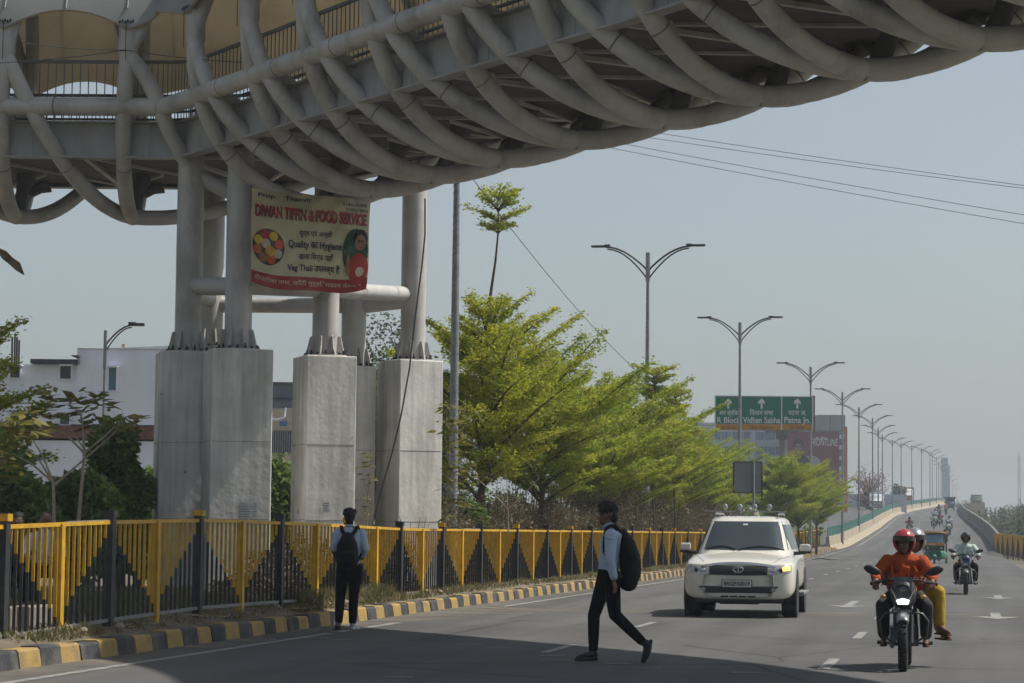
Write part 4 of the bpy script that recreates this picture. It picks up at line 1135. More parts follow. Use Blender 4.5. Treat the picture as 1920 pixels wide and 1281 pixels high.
# man printed on the billboard (flat print)
pr=MB(); Yq=Y3-6.55
def disc(mb,cx,cy,rx,ry,Y,mi,n=20): 
    mb.add([P(cx+rx*math.cos(2*math.pi*i/n),cy+ry*math.sin(2*math.pi*i/n),Y) for i in range(n)],[tuple(range(n))],mi)
disc(pr,1497,834,9,11,Yq,0); disc(pr,1497,840,7,8.5,Yq-.05,1); disc(pr,1494,838,2.2,1.5,Yq-.1,0); disc(pr,1501,838,2.2,1.5,Yq-.1,0); disc(pr,1520,866,18,12,Yq,2); disc(pr,1497,870,22,18,Yq-.02,0)
pr.build('printed_man',[M['cloth_black'],mat('print_skin',(.28,.16,.12),.7),mat('print_grey',(.35,.3,.3),.7)],b4)

# ================================================================ green road sign
YS_=135.0
gs=thing('road_sign','large green overhead direction sign with three white arrows on a single post','sign')
M['sgreen']=mat('sign_green',(.004,.17,.095),.45,var=.08,scale=.5); M['sorange']=mat('sign_orange',(.55,.24,.02),.5,var=.05)
part('panel',[(1341,742,1524,808)],M['galv'],gs,YS_,.22)
for x0,x1 in ((1342.5,1388.5),(1390.5,1464.5),(1467,1522)):
    part('green_face',[(x0,744.5,x1,794.5)],M['sgreen'],gs,YS_-.012,.011); part('orange_face',[(x0,795.8,x1,806)],M['sorange'],gs,YS_-.012,.011)
part('side_cabinet',[(1524.2,742,1528,809)],mat('rusty_frame',(.12,.07,.05),.8,var=.3,scale=4),gs,YS_+.05,.3)
part('rim',[(1340,741,1525,742.6),(1340,807,1525,808.6),(1340,741,1341.6,808),(1388.8,743,1390.2,808),(1464.8,743,1466.6,808),(1523,741,1525,808)],W_,gs,YS_-.03,.05)
def par(cx,y0): 
    return
for cx in (1365.5,1428,1495):
    a=MB(); Yz=YS_-.02
    pts=[(cx-2,766.5),(cx+2,766.5),(cx+2,755),(cx+6.2,758.5),(cx+6.2,753),(cx,747),(cx-6.2,753),(cx-6.2,758.5),(cx-2,755)]
    a.add([P(x,y,Yz) for x,y in pts],[(0,1,2,8),(2,3,4,5,6,7,8)]); a.build('arrow',W_,gs)
sx=YS_/FPX
for cx,hi,en,w1,w2 in ((1366,'आर ब्लॉक','R Block',36,44),(1428,'विधान सभा','Vidhan Sabha',44,70),(1495,'पटना ज.','Patna Jn.',34,49)):
    hi2=hi.replace('वि','िव')
    text_on(hi2,P(cx,778.5,YS_-.02),(1,0,0),(0,0,1),.38,W_,gs,width=w1*sx,bold=.004)
    text_on(en,P(cx,793,YS_-.02),(1,0,0),(0,0,1),.47,W_,gs,width=w2*sx,bold=.008)
    text_on('Use Flyover',P(cx,804.5,YS_-.02),(1,0,0),(0,0,1),.27,M['fence_txt'] if 'fence_txt' in M else mat('sign_black',(.05,.03,.01),.6),gs,width=(28 if w2<60 else 44)*sx)
mb=MB(); a=P(1468,808,YS_+.25); mb.tube([(a.x,a.y,-.1),(a.x,a.y,a.z+.3)],.22,16); mb.build('post',M['galv'],gs)
mb=MB(); mb.tube([(a.x,a.y,a.z-.55),(a.x,a.y,a.z+.02)],[.22,.5],12); mb.beam((a.x-1.0,a.y,a.z+.02),(a.x+1.0,a.y,a.z+.02),.2,.16); mb.build('bracket',M['galv'],gs)
# grey back of a small sign
sb=thing('road_sign','grey back of a small road sign on a thin post, low beside the parked-looking SUV roof','sign')
sb['label']='grey back of a small road sign on a thin post above the white car'
Yk=100.0
part('panel',[(1377,866,1428,924)],mat('sign_back',(.20,.21,.22),.5,metal=.3,var=.15,scale=1),sb,Yk,.04)
part('frame',[(1374,865,1430,867.5),(1374,923,1430,925.5),(1374,867,1377,924),(1427.5,867,1430,940)],M['dkmetal'],sb,Yk-.05,.06)
mb=MB(); a=P(1413,866,Yk-.15); mb.tube([(a.x,a.y,0),(a.x,a.y,a.z)],.055,8); mb.build('post',M['galv'],sb)

# ================================================================ far towers
tw_=thing('bridge_pylon','hazy blue-green cable bridge pylon rising at the end of the flyover','tower')
M['teal']=mat('pylon_teal',(.06,.20,.24),.6,var=.1,scale=.05)
Yt=900.0
part('near_leg',[(1768,884,1777,1003)],M['teal'],tw_,Yt,3); part('head',[(1767.5,858,1777.5,884)],M['teal'],tw_,Yt-.5,4)
part('band',[(1767.3,872,1777.7,874)],M['glassb'],tw_,Yt-.7,1)
part('far_leg',[(1779,872,1781.5,1003)],M['teal'],tw_,Yt+40,3)
ms=thing('radio_mast','thin radio mast above the hazy trees at the right edge','tower')
Ym=500.0
mb=MB()
a=P(1910.5,845,Ym); b=P(1907.5,1000,Ym)
for dx in (-.28,.28): mb.tube([(a.x+dx*.6,Ym,a.z-1.0),(a.x+dx,Ym,0)],.045,4)
mb.tube([(a.x,Ym,a.z-1.0),(a.x,Ym,a.z)],.03,4)
for i in range(26):
    z=i*(a.z-1.2)/26; s=1 if i%2 else -1; mb.tube([(a.x-.26*s,Ym,z),(a.x+.26*s,Ym,z+(a.z-1.2)/26)],.025,4)
mb.build('lattice',M['dkmetal'],ms)
wl=thing('boundary_wall','pale wall far behind the opposite carriageway','wall')
part('panel',[(1560,926,1700,1000)],M['office'],wl,352,.3)

# ================================================================ cables
def cable(label,pts,r,name='cable',group=None,m='dkmetal'):
    mb=MB(); mb.tube([V(p) for p in pts],r,5); o=mb.build(name,M[m]); tag(o,label,'cable',group); return o
def sag(a,b,n=14,s=.3): return [V(a).lerp(V(b),i/n)-V((0,0,s*4*(i/n)*(1-i/n))) for i in range(n+1)]
for i,(x0,y0,x1,y1) in enumerate([(1232,252,1920,351),(1211,260,1920,356),(1168,273,1920,408),(1139,280,1920,425)]):
    k=(y1-y0)/(x1-x0); a=P(x0-330,y0-330*k-10,64); b=P(2300,y1+380*k*.82,50)
    lb=['uppermost overhead cable crossing the sky at the right','second overhead cable from the top at the right','third overhead cable from the top at the right','lowest overhead cable crossing the sky at the right'][i]
    cable(lb,sag(a,b,20,.12),.0065,'overhead_cable','overhead cables crossing the sky')
cable('thin wire slanting from the footbridge down to the first tall lamp',sag(P(860,300,50),P(1215,715,86),16,.3),.009,'wire')
pts=[(797,372,47.5),(797,440,47.5),(791,500,47.4),(778,600,47.2),(768,690,47.0),(752,780,46.9),(735,850,46.9),(712,930,46.9),(703,975,46.9)]
cable('dark cable hanging down the rightmost column and across its pedestal',[P(*p) for p in pts],.017,'hanging_cable')
for i,(x0,y0,Ya,x1,y1,Yb_,lb) in enumerate([(-40,120,43.6,236,94,43.9,'thin wire tied between two canopy nodes at the left'),(40,80,43.4,236,94,43.9,'thin wire above the chord tube at the left'),(236,94,43.9,480,118,41.5,'thin wire running right from the canopy node at the left')]):
    cable(lb,sag(P(x0,y0,Ya),P(x1,y1,Yb_),8,.04),.008,'wire')
# dry leaf hanging at the left edge
rg=np.random.default_rng(2); mb=MB(); c=[P(-6,466,21),P(8,478,21),P(20,489,21),(P(34,500,21)),P(45,515,21)]
w=[.01,.035,.03,.035,.005]; rows=[]
for p,q in zip(c,w): rows.append([p+V((-q*.5,0,-q)),p+V((0,.02,0)),p+V((q*.5,0,q))])
mb.grid(rows); o=mb.build('dry_leaf',M['dryleaf']); s=o.modifiers.new('s','SOLIDIFY'); s.thickness=.003; tag(o,'curled dry brown leaf hanging in the air at the left edge','leaf')

# ================================================================ banner
bn=thing('banner','yellow vinyl food service banner tied between the column tubes under the footbridge','banner')
YB0,YB1=43.45,44.6
c00=P(471,528,YB0); c10=P(685,541,YB1); c01=P(472,352,YB0); c11=P(698,375,YB1)
def bsurf(u,v,off=0.0):
    p=c00*(1-u)*(1-v)+c10*u*(1-v)+c01*(1-u)*v+c11*u*v
    sagz=-.13*4*u*(1-u)*(1-v)**2-.03*math.sin(u*9)*(1-v)**2 - .03*4*u*(1-u)*v**3
    wv=.05*math.sin(u*7+v*3)+.035*math.sin(u*4-v*9+1)+.03*math.sin((u+v)*13)*(v**2)+.014*math.sin((u*1.3-v)*23)+.03*math.exp(-((u*.8+v*.9-1.25)/.05)**2)+.03*math.exp(-((v-.2-.9*u)/.04)**2)*(u<.4)*0+.05*math.sin(math.pi*u)*math.sin(math.pi*v)
    e=.03*math.sin(v*5+.5)*(u**8)
    return p+V((e,-wv-off,sagz))
M['ban']=mat('banner_vinyl',(.50,.46,.29),.45,var=.1,scale=1.5,stain=(.36,.36,.28),stain_amt=.7,stain_scale=1.2)
M['banr']=mat('banner_red',(.30,.025,.02),.5,var=.1); M['bank']=mat('banner_dark',(.02,.022,.06),.5,var=0); M['banw']=mat('banner_pale',(.55,.5,.4),.5,var=0)
M['banred']=mat('banner_title',(.40,.035,.03),.5,var=.05)
mb=MB(); N=40; mb.grid([[bsurf(i/N,j/N) for i in range(N+1)] for j in range(N+1)],smooth=True); mb.build('cloth',M['ban'],bn)
mb=MB(); mb.grid([[bsurf(i/N,j/6*.13,.006) for i in range(N+1)] for j in range(7)],smooth=True); mb.build('red_strip',M['banr'],bn)
mb=MB(); mb.grid([[bsurf(i/N,.135+j*.006,.006) for i in range(N+1)] for j in range(2)]); mb.build('thin_line',M['banw'],bn)
BW=(c10-c00).length; BH=(c01-c00).length
def btext(s,u0,u1,v0,v1,m,off=.012,bold=.004,shear=0,tilt=0.0):
    vs,fs=textmesh(s,1.0,align='LEFT',bold=bold,shear=shear)
    if not vs: return
    x0=min(v.x for v in vs);x1=max(v.x for v in vs);y0=min(v.y for v in vs);y1=max(v.y for v in vs)
    mb=MB(); out=[]
    for v in vs:
        u=u0+(u1-u0)*(v.x-x0)/(x1-x0); w=v0+(v1-v0)*(v.y-y0)/(y1-y0)+tilt*(u-u0); out.append(bsurf(u,w,off))
    mb.add(out,fs); mb.build('lettering',m,bn)
btext('Prop.   Thanvir',.05,.50,.90,.965,M['bank'],bold=.02,shear=.1)
btext('9199191990',.76,.97,.905,.94,M['bank'],bold=.01); btext('9199519870',.79,.98,.85,.885,M['bank'],bold=.01)
btext('DIWAN TIFFIN & FOOD SERVICE',.036,.976,.700,.83,M['bank'],off=.009,bold=.035)
btext('DIWAN TIFFIN & FOOD SERVICE',.03,.97,.708,.838,M['banred'],off=.015,bold=.03)
btext('शुद्ध एवं अच्छी',.40,.68,.53,.62,M['bank'],bold=.012)
btext('Quality का Hygiene',.31,.77,.40,.50,M['bank'],bold=.022)
btext('खाना िसर्फ यहाँ',.40,.70,.285,.38,M['bank'],bold=.012)
btext('Veg Thali उपलब्ध है',.31,.76,.165,.27,M['bank'],bold=.022)
btext('दीपटोला नगर, काँटी मूर्ति, मकान नं०-७५',.03,.95,.035,.10,M['banw'],bold=.004)
def bdisc(name,u,v,ru,rv,m,off,n=24):
    mb=MB(); K=5; mb.grid([[bsurf(u+ru*k/K*math.cos(2*math.pi*i/n),v+rv*k/K*math.sin(2*math.pi*i/n),off) for i in range(n+1)] for k in range(K+1)]); return mb.build(name,m,bn)
bdisc('printed_thali',.145,.40,.135,.185,mat('thali_rim',(.045,.04,.045),.4),.012)
cols=[(.55,.09,.02),(.6,.4,.03),(.35,.02,.015),(.5,.45,.35),(.5,.28,.02),(.45,.14,.02),(.25,.12,.03)]
cm=[mat('food_%d'%i,c,.5,var=.25,scale=12) for i,c in enumerate(cols)]
for i in range(8):
    a=2*math.pi*i/8+.3; bdisc('printed_bowl',.145+.093*math.cos(a),.40+.128*math.sin(a),.036,.048,cm[[0,1,2,1,5,6,0,3][i]],.018,14)
bdisc('printed_bowl',.125,.43,.04,.05,cm[3],.022,14); bdisc('printed_bowl',.165,.36,.045,.05,cm[4],.024,14)
bdisc('printed_portrait',.885,.42,.108,.245,mat('print_green',(.02,.075,.03),.5,var=.5,scale=8),.012)
bdisc('printed_portrait',.915,.23,.082,.17,M['banred'],.020); bdisc('printed_portrait',.93,.555,.062,.105,M['hair'],.019)
bdisc('printed_portrait',.93,.51,.047,.088,mat('print_face',(.30,.14,.10),.6),.026); bdisc('printed_portrait',.93,.20,.035,.05,M['banw'],.026); bdisc('printed_portrait',.83,.27,.02,.11,mat('print_arm',(.28,.14,.09),.6),.027)
bdisc('printed_portrait',.917,.525,.009,.012,M['hair'],.032,10); bdisc('printed_portrait',.945,.525,.009,.012,M['hair'],.032,10); bdisc('printed_portrait',.931,.46,.013,.007,M['banr'],.032,10)
for (u,v,tx) in ((0,1,(470,345,YB0+.2)),(0,0,(470,535,YB0+.2)),(1,1,(712,368,46)),(1,0,(690,545,45.1))):
    mb=MB(); mb.tube([bsurf(u,v),P(*tx)],.008,4); mb.build('tie_cord',M['bolt'],bn)
# notices pasted on the pedestals
def notice(label,x0,y0,x1,y1,Y,seed,yaw):
    rg=random.Random(seed); a=P((x0+x1)/2,(y0+y1)/2,Y); w=(x1-x0)*Y/FPX; h=(y1-y0)*Y/FPX
    th=thing('paper_notice',label,'notice',a,rz=yaw); mb=MB(); mb.box((0,0,0),(w,.004,h)); mb.build('sheet',mat('paper',(.50,.51,.5),.9,var=.12,scale=20),th)
    mb=MB(); n=int(h/.045)
    for i in range(n):
        z=h/2-.04-i*.045; x=-w/2+.02
        while x<w/2-.03:
            l=.01+.04*rg.random(); mb.box((min(x+l/2,w/2-.01),-.004,z),(l,.002,.012)); x+=l+.012
    mb.build('print_lines',M['dkmetal'],th)
# ================================================================ vehicles
def loftbody(stations, subs=2):
    """stations: (y, [(x,z)...]) half profiles from bottom centre to top centre; returns mesh builder mirrored"""
    mb=MB(); rows=[]
    for y,h in stations:
        full=[V((x,y,z)) for x,z in h]+[V((-x,y,z)) for x,z in h[-2:0:-1]]
        rows.append(full)
    n=len(rows[0]); vs=[p for r in rows for p in r]; fs=[]
    for i in range(len(rows)-1):
        for k in range(n):
            k2=(k+1)%n; fs.append((i*n+k,(i+1)*n+k,(i+1)*n+k2,i*n+k2)[::-1])
    fs.append(tuple(range(n))[::-1][::-1]); L=(len(rows)-1)*n; fs.append(tuple(range(L,L+n))[::-1])
    mb.add(vs,fs,0,True); return mb
def bake(o):
    """apply modifiers"""
    dg=bpy.context.evaluated_depsgraph_get(); dg.update(); me=bpy.data.meshes.new_from_object(o.evaluated_get(dg)); o.modifiers.clear(); old=o.data; o.data=me; bpy.data.meshes.remove(old)
from mathutils.bvhtree import BVHTree
def bvh_of(o): 
    me=o.data; return BVHTree.FromPolygons([v.co.copy() for v in me.vertices],[tuple(p.vertices) for p in me.polygons])
def patch_front(bvh,poly_fn,nu,nv,off):
    rows=[]
    for j in range(nv+1):
        r=[]
        for i in range(nu+1):
            x,z=poly_fn(i/nu,j/nv); h=bvh.ray_cast(V((x,-5,z)),V((0,1,0)))
            y=h[0].y if h[0] is not None else .1
            r.append(V((x,y-off,z)))
        rows.append(r)
    return rows
def wheel(parent,name,pos,r,w,rim_r,mt,mr_,spokes=6,n=28):
    o=bpy.data.objects.new(name,None); COL.objects.link(o); o.parent=parent; o.location=pos; o.empty_display_size=.1
    t=MB(); prof=[(r*.80,-w*.45),(r*.93,-w*.5),(r*.985,-w*.36),(r,0),(r*.985,w*.36),(r*.93,w*.5),(r*.80,w*.45),(rim_r,w*.3),(rim_r,-w*.3)]
    vs=[];m=len(prof)
    for i in range(n):
        a=2*math.pi*i/n
        for rr,x in prof: vs.append((x,rr*math.cos(a),rr*math.sin(a)))
    fs=[(i*m+k,i*m+(k+1)%m,((i+1)%n)*m+(k+1)%m,((i+1)%n)*m+k)[::-1] for i in range(n) for k in range(m)]
    t.add(vs,fs,0,True)
    for i in range(n*2):   # tread blocks
        a=2*math.pi*i/(n*2); s=1 if i%2 else -1
        t.box((s*w*.22,r*1.0*math.cos(a),r*1.0*math.sin(a)),(w*.36,.02*r/.3,.012),M=Matrix.Rotation(a,3,'X'))
    t.build('tyre',mt,o)
    q=MB(); q.tube([(-w*.32,0,0),(w*.32,0,0)],rim_r*.28,12)
    for k in range(spokes):
        a=2*math.pi*k/spokes
        q.beam((0,0,0),(0,rim_r*math.cos(a),rim_r*math.sin(a)),.035*r/.3,w*.3,up=V((1,0,0)))
    vs=[];
    for i in range(n):
        a=2*math.pi*i/n
        for rr,x in ((rim_r*1.02,-w*.33),(rim_r*.9,-w*.3),(rim_r*.9,w*.3),(rim_r*1.02,w*.33)): vs.append((x,rr*math.cos(a),rr*math.sin(a)))
    q.add(vs,[(i*4+k,i*4+(k+1)%4,((i+1)%n)*4+(k+1)%4,((i+1)%n)*4+k) for i in range(n) for k in range(4)],0,True)
    q.build('rim',mr_,o); return o
M['carwhite']=mat('car_paint_white',(.62,.60,.53),.25,var=.05,scale=2.5,coat=.6,spec=.5)
M['carglass']=mat('car_glass',(.035,.047,.055),.12,var=.02,spec=.45)
M['plastic']=mat('black_plastic',(.02,.02,.021),.5,var=.1)
M['headglass']=mat('lamp_glass',(.38,.39,.40),.12,metal=.35,var=.25,scale=18,coat=.8)
M['amber']=mat('amber_lit',(.8,.35,.05),.3,emit=(1,.5,.12),estr=1.5)
M['ledw']=mat('headlight_lit',(.9,.95,1),.2,emit=(.92,.98,1),estr=2.2)
M['platew']=mat('number_plate',(.50,.50,.47),.4,var=.05)
suv=thing('suv','white sport utility car with four round roof lamps and a flashing amber indicator','car')
H=[]
def prof(w,zb,zm,zs,zt,ch=.0): return [(0,zb),(.7*w,zb),(.94*w,zb+.02),(w,zb+.12),(w*1.0,zm),(w*.985,zs-.09),(w*.955,zs-.02),(w*.85,zs+.015),(w*.45,zt),(0,zt+.006)]
st=[(-.0,prof(.60,.36,.58,.78,.80)),(.03,prof(.74,.33,.58,.84,.87)),(.09,prof(.86,.31,.60,.90,.94)),(.2,prof(.93,.31,.62,.945,.99)),(.45,prof(.965,.36,.65,.98,1.03)),(.9,prof(.97,.44,.68,1.02,1.09)),(1.3,prof(.965,.44,.68,1.06,1.14)),(2.0,prof(.96,.42,.68,1.09,1.13)),(3.4,prof(.96,.42,.7,1.10,1.12)),(4.3,prof(.95,.42,.7,1.10,1.12)),(4.6,prof(.88,.45,.7,1.06,1.08))]
b=loftbody(st).build('body',M['carwhite'],suv); s_=b.modifiers.new('s','SUBSURF'); s_.levels=s_.render_levels=2; bake(b)
bv=bvh_of(b)
def cab(zf):  # ring at level
    lv=[(1.04,1.02,4.5,.86),(1.14,1.18,4.48,.845),(1.40,1.52,4.42,.77),(1.62,1.80,4.32,.695),(1.69,1.93,4.25,.665),(1.735,2.06,4.15,.60),(1.755,2.3,4.0,.44)]
    zs=[l[0] for l in lv]
    return tuple(float(np.interp(zf,zs,[l[i] for l in lv])) for i in (1,2,3))
def ringpt(z,a,off=0.0):
    y0,y1,w=cab(z); n=5.5; c,s=math.cos(a),math.sin(a)
    x=(w+off)*math.copysign(abs(c)**(2/n),c); y=(y1-y0+2*off)/2*math.copysign(abs(s)**(2/n),s)+(y0+y1)/2
    return V((x,y,z))
mb=MB(); NA=72
zl=[1.04,1.1,1.14,1.25,1.4,1.52,1.62,1.66,1.69,1.715,1.735,1.748,1.755]
mb.grid([[ringpt(z,2*math.pi*k/NA) for k in range(NA+1)] for z in zl],smooth=True)
mb.add([ringpt(1.755,2*math.pi*k/NA) for k in range(NA)],[tuple(range(NA))]); mb.build('cabin',M['carwhite'],suv)
def cabpatch(name,a0,a1,z0,z1,m,off,nu=20,nv=8,inset=0):
    mb=MB(); rows=[]
    for j in range(nv+1):
        z=z0+(z1-z0)*j/nv; rows.append([ringpt(z,a0+(a1-a0)*i/nu,off)+V((0,0,0)) for i in range(nu+1)])
    mb.grid(rows,smooth=True); return mb.build(name,m,suv)
# windscreen: x positions on the front face
def wspatch(name,fx0,fx1,z0,z1,m,off,nu=16,nv=8):
    mb=MB(); rows=[]
    for j in range(nv+1):
        z=z0+(z1-z0)*j/nv; y0,y1,w=cab(z); r=[]
        for i in range(nu+1):
            f=fx0+(fx1-fx0)*i/nu; n=5.5; c=f; s=-(1-abs(c)**n)**(1/n); r.append(V((w*c,(y1-y0)/2*s+(y0+y1)/2-off,z+off*.5)))
        rows.append(r)
    mb.grid(rows,smooth=True); return mb.build(name,m,suv)
ws=wspatch('windscreen',-.93,.93,1.155,1.655,M['carglass'],.008)
wspatch('sun_strip',-.06,.06,1.585,1.61,M['platew'],.014,4,1)
# interior hints: dark seats are not seen through the tinted glass
for sg in (-1,1):
    for (ya,yb) in ((1.75,2.55),(2.62,3.35),(3.42,4.1)):
        mb=MB(); rows=[]
        for j in range(5):
            z=1.17+.44*j/4; y0,y1,w=cab(z); r=[]
            for i in range(7):
                y=max(ya,y0+.22+.0*j)+(yb-max(ya,y0+.22))*i/6; t=(y-(y0+y1)/2)/((y1-y0)/2); n=5.5; x=w*(max(0,1-abs(t)**n))**(1/n); r.append(V((sg*(x+.006),y,z)))
            rows.append(r)
        mb.grid(rows,smooth=True); mb.build('side_window',M['carglass'],suv)
    # wiper
    mb=MB(); x0=.0 if sg<0 else .52; pts=[]
    for i in range(9):
        f=-.78+.62*i/8 if sg<0 else -.1+.95*i/8; z=1.165+(.055*math.sin(math.pi*i/8)); y0,y1,w=cab(z); c=f; s=-(1-abs(c)**5.5)**(1/5.5); pts.append(V((w*c,(y1-y0)/2*s+(y0+y1)/2-.03,z)))
    mb.tube(pts,.012,6); mb.build('wiper',M['plastic'],suv)
    # mirrors
    mb=MB(); mb.box((sg*1.06,1.63,1.20),(.19,.10,.13)); mo=mb.build('mirror',M['carwhite'],suv,bevel=.03)
    mb=MB(); mb.tube([(sg*.86,1.6,1.10),(sg*.95,1.6,1.10),(sg*1.06,1.63,1.13)],[.035,.03,.04],8); mb.box((sg*1.06,1.62,1.115),(.19,.10,.035)); mb.build('mirror_arm',M['plastic'],mo)
    # headlights
    fn=(lambda u,v,sg=sg: (sg*(.50+.40*u), .735+.05*u+(.145+.02*math.sin(u*3)-.03*u)*v))
    r=patch_front(bv,fn,12,6,.012); mb=MB(); mb.grid(r,smooth=True); hl=mb.build('headlight',M['headglass'],suv)
    for k,(ux,rr,mm) in enumerate(((.60,.042,'chrome'),(.72,.038,'plastic'))):
        h=bv.ray_cast(V((sg*ux,-5,.81)),V((0,1,0)))[0]; d=MB(); d.ell((sg*ux,h.y-.015,.81),(rr,.012,rr),14); d.build('projector',M[mm],hl)
    if sg>0:
        fn2=lambda u,v: (.75+.13*u,.80+.02*u+.075*v); mb=MB(); mb.grid(patch_front(bv,fn2,6,4,.022),smooth=True); mb.build('indicator',M['amber'],hl)
    # fog lamps
    h=bv.ray_cast(V((sg*.60,-5,.485)),V((0,1,0)))[0]; d=MB(); d.tube([(sg*.60,h.y-.03,.485),(sg*.60,h.y,.485)],.038,14); d.build('fog_lamp',M['headglass'],suv)
    # roof rails
    mb=MB(); mb.tube([(sg*.56,2.1,1.76),(sg*.57,2.25,1.80),(sg*.57,3.9,1.80),(sg*.56,4.1,1.76)],.018,8); mb.build('roof_rail',M['galv'],suv)
    # arches and running boards
    for yy in (.86,3.72):
        mb=MB(); mb.tube([(sg*.935,yy,.40),(sg*.972,yy,.40)],.43,28); mb.build('wheel_arch',M['plastic'],suv)
        wheel(suv,'wheel',(sg*.83,yy,.37),.37,.25,.23,M['black'],M['galv'])
    mb=MB(); mb.box((sg*.98,2.3,.40),(.16,1.9,.05)); mb.tube([(sg*.99,1.4,.37),(sg*.99,3.2,.37)],.03,8); mb.build('running_board',M['galv'],suv,bevel=.01)
    for yy in (1.95,3.0):
        mb=MB(); mb.box((sg*.955,yy+.35,.97),(.03,.14,.025)); mb.build('door_handle',M['chrome'],suv,bevel=.008)
def fp(name,fn,nu,nv,off,m,par=suv):
    mb=MB(); mb.grid(patch_front(bv,fn,nu,nv,off),smooth=True); return mb.build(name,m,par)
gr=fp('grille',lambda u,v:((u-.5)*2*(.49+.03*v),.735+.165*v-.012*math.cos((u-.5)*3)),16,4,.010,M['plastic'])
for i in range(3): 
    z=.765+.042*i; fp('grille_bar',lambda u,v,z=z:((u-.5)*.92,z+.008*v),12,1,.018,M['dkmetal'],gr)
fp('chrome_strip',lambda u,v:((u-.5)*2*.63,.915-.06*abs(u-.5)**2*4+.042*v),18,2,.016,M['chrome'])
mb=MB(); hy=bv.ray_cast(V((0,-5,.82)),V((0,1,0)))[0].y
mb.tube([(.085*math.cos(a),hy-.03,.825+.05*math.sin(a)) for a in np.linspace(0,2*math.pi,22)],.008,6)
mb.tube([(.0,hy-.03,.785),(0,hy-.03,.855)],.011,6); mb.tube([(-.06,hy-.03,.845),(0,hy-.03,.86),(.06,hy-.03,.845)],.008,5)
mb.build('emblem',M['chrome'],suv)
fp('lower_intake',lambda u,v:((u-.5)*2*(.56+.13*v),.425+.115*v),14,3,.008,M['plastic'])
for i in range(4): fp('air_slot',lambda u,v,i=i:(-.30+.155*i+.13*u,.352+.028*v),3,1,.008,M['plastic'])
hy=bv.ray_cast(V((0,-5,.58)),V((0,1,0)))[0].y
mb=MB(); mb.box((-.02,hy-.035,.585),(.52,.02,.135)); pl=mb.build('number_plate',M['plastic'],suv)
mb=MB(); mb.box((-.02,hy-.048,.585),(.495,.008,.115)); mb.build('plate_face',M['platew'],pl)
def platetext(s,o,w,h,par,m='plastic'):
    vs,fs=textmesh(s,1.0,align='LEFT',bold=.03); x0=min(v.x for v in vs);x1=max(v.x for v in vs);y0=min(v.y for v in vs);y1=max(v.y for v in vs)
    mb=MB(); mb.add([V((o[0]-w/2+w*(v.x-x0)/(x1-x0),o[1],o[2]-h/2+h*(v.y-y0)/(y1-y0))) for v in vs],fs); mb.build('lettering',M[m],par)
platetext('BR02PA0019',(-.02,hy-.055,.585),.44,.075,pl)
# bonnet seams
for sg in (-1,1):
    mb=MB(); pts=[]
    for i in range(14):
        y=.14+1.0*i/13; x=sg*(.60+.22*(i/13)**.8); h=bv.ray_cast(V((x,y,3)),V((0,0,-1)))[0]
        if h is not None: pts.append(h+V((0,0,.001)))
    mb.tube(pts,.005,4); mb.build('bonnet_seam',M['dkmetal'],suv)
mb=MB(); mb.box((0,.55,.33),(1.5,.9,.16)); mb.box((0,2.4,.33),(1.3,3.4,.14)); mb.box((0,.35,.27),(.7,.4,.08)); mb.build('underbody',M['plastic'],suv,bevel=.03)
mb=MB()
for yy in (2.2,2.34): mb.tube([(-.78,yy,1.835),(.70,yy,1.835)],.012,6)
for x in (-.57,.57): mb.tube([(x,2.27,1.78),(x,2.27,1.83)],.02,6)
mb.build('roof_bar',M['galv'],suv)
for x in (-.40,-.135,.13,.395):
    mb=MB(); mb.ell((x,2.17,1.915),(.052,.042,.058),16); mb.tube([(x,2.2,1.83),(x,2.2,1.88)],.014,6); mb.ell((x,2.135,1.915),(.046,.012,.05),14,mi=1); mb.build('roof_lamp',[M['galv'],M['headglass']],suv)
mb=MB(); mb.tube([(0,2.5,1.75),(-.0,2.62,1.80)],.008,5); mb.build('aerial',M['plastic'],suv)
gp=P0(1384,1159); suv.location=(gp.x,gp.y-.0,0); suv.rotation_euler=(0,0,HEAD+.02)

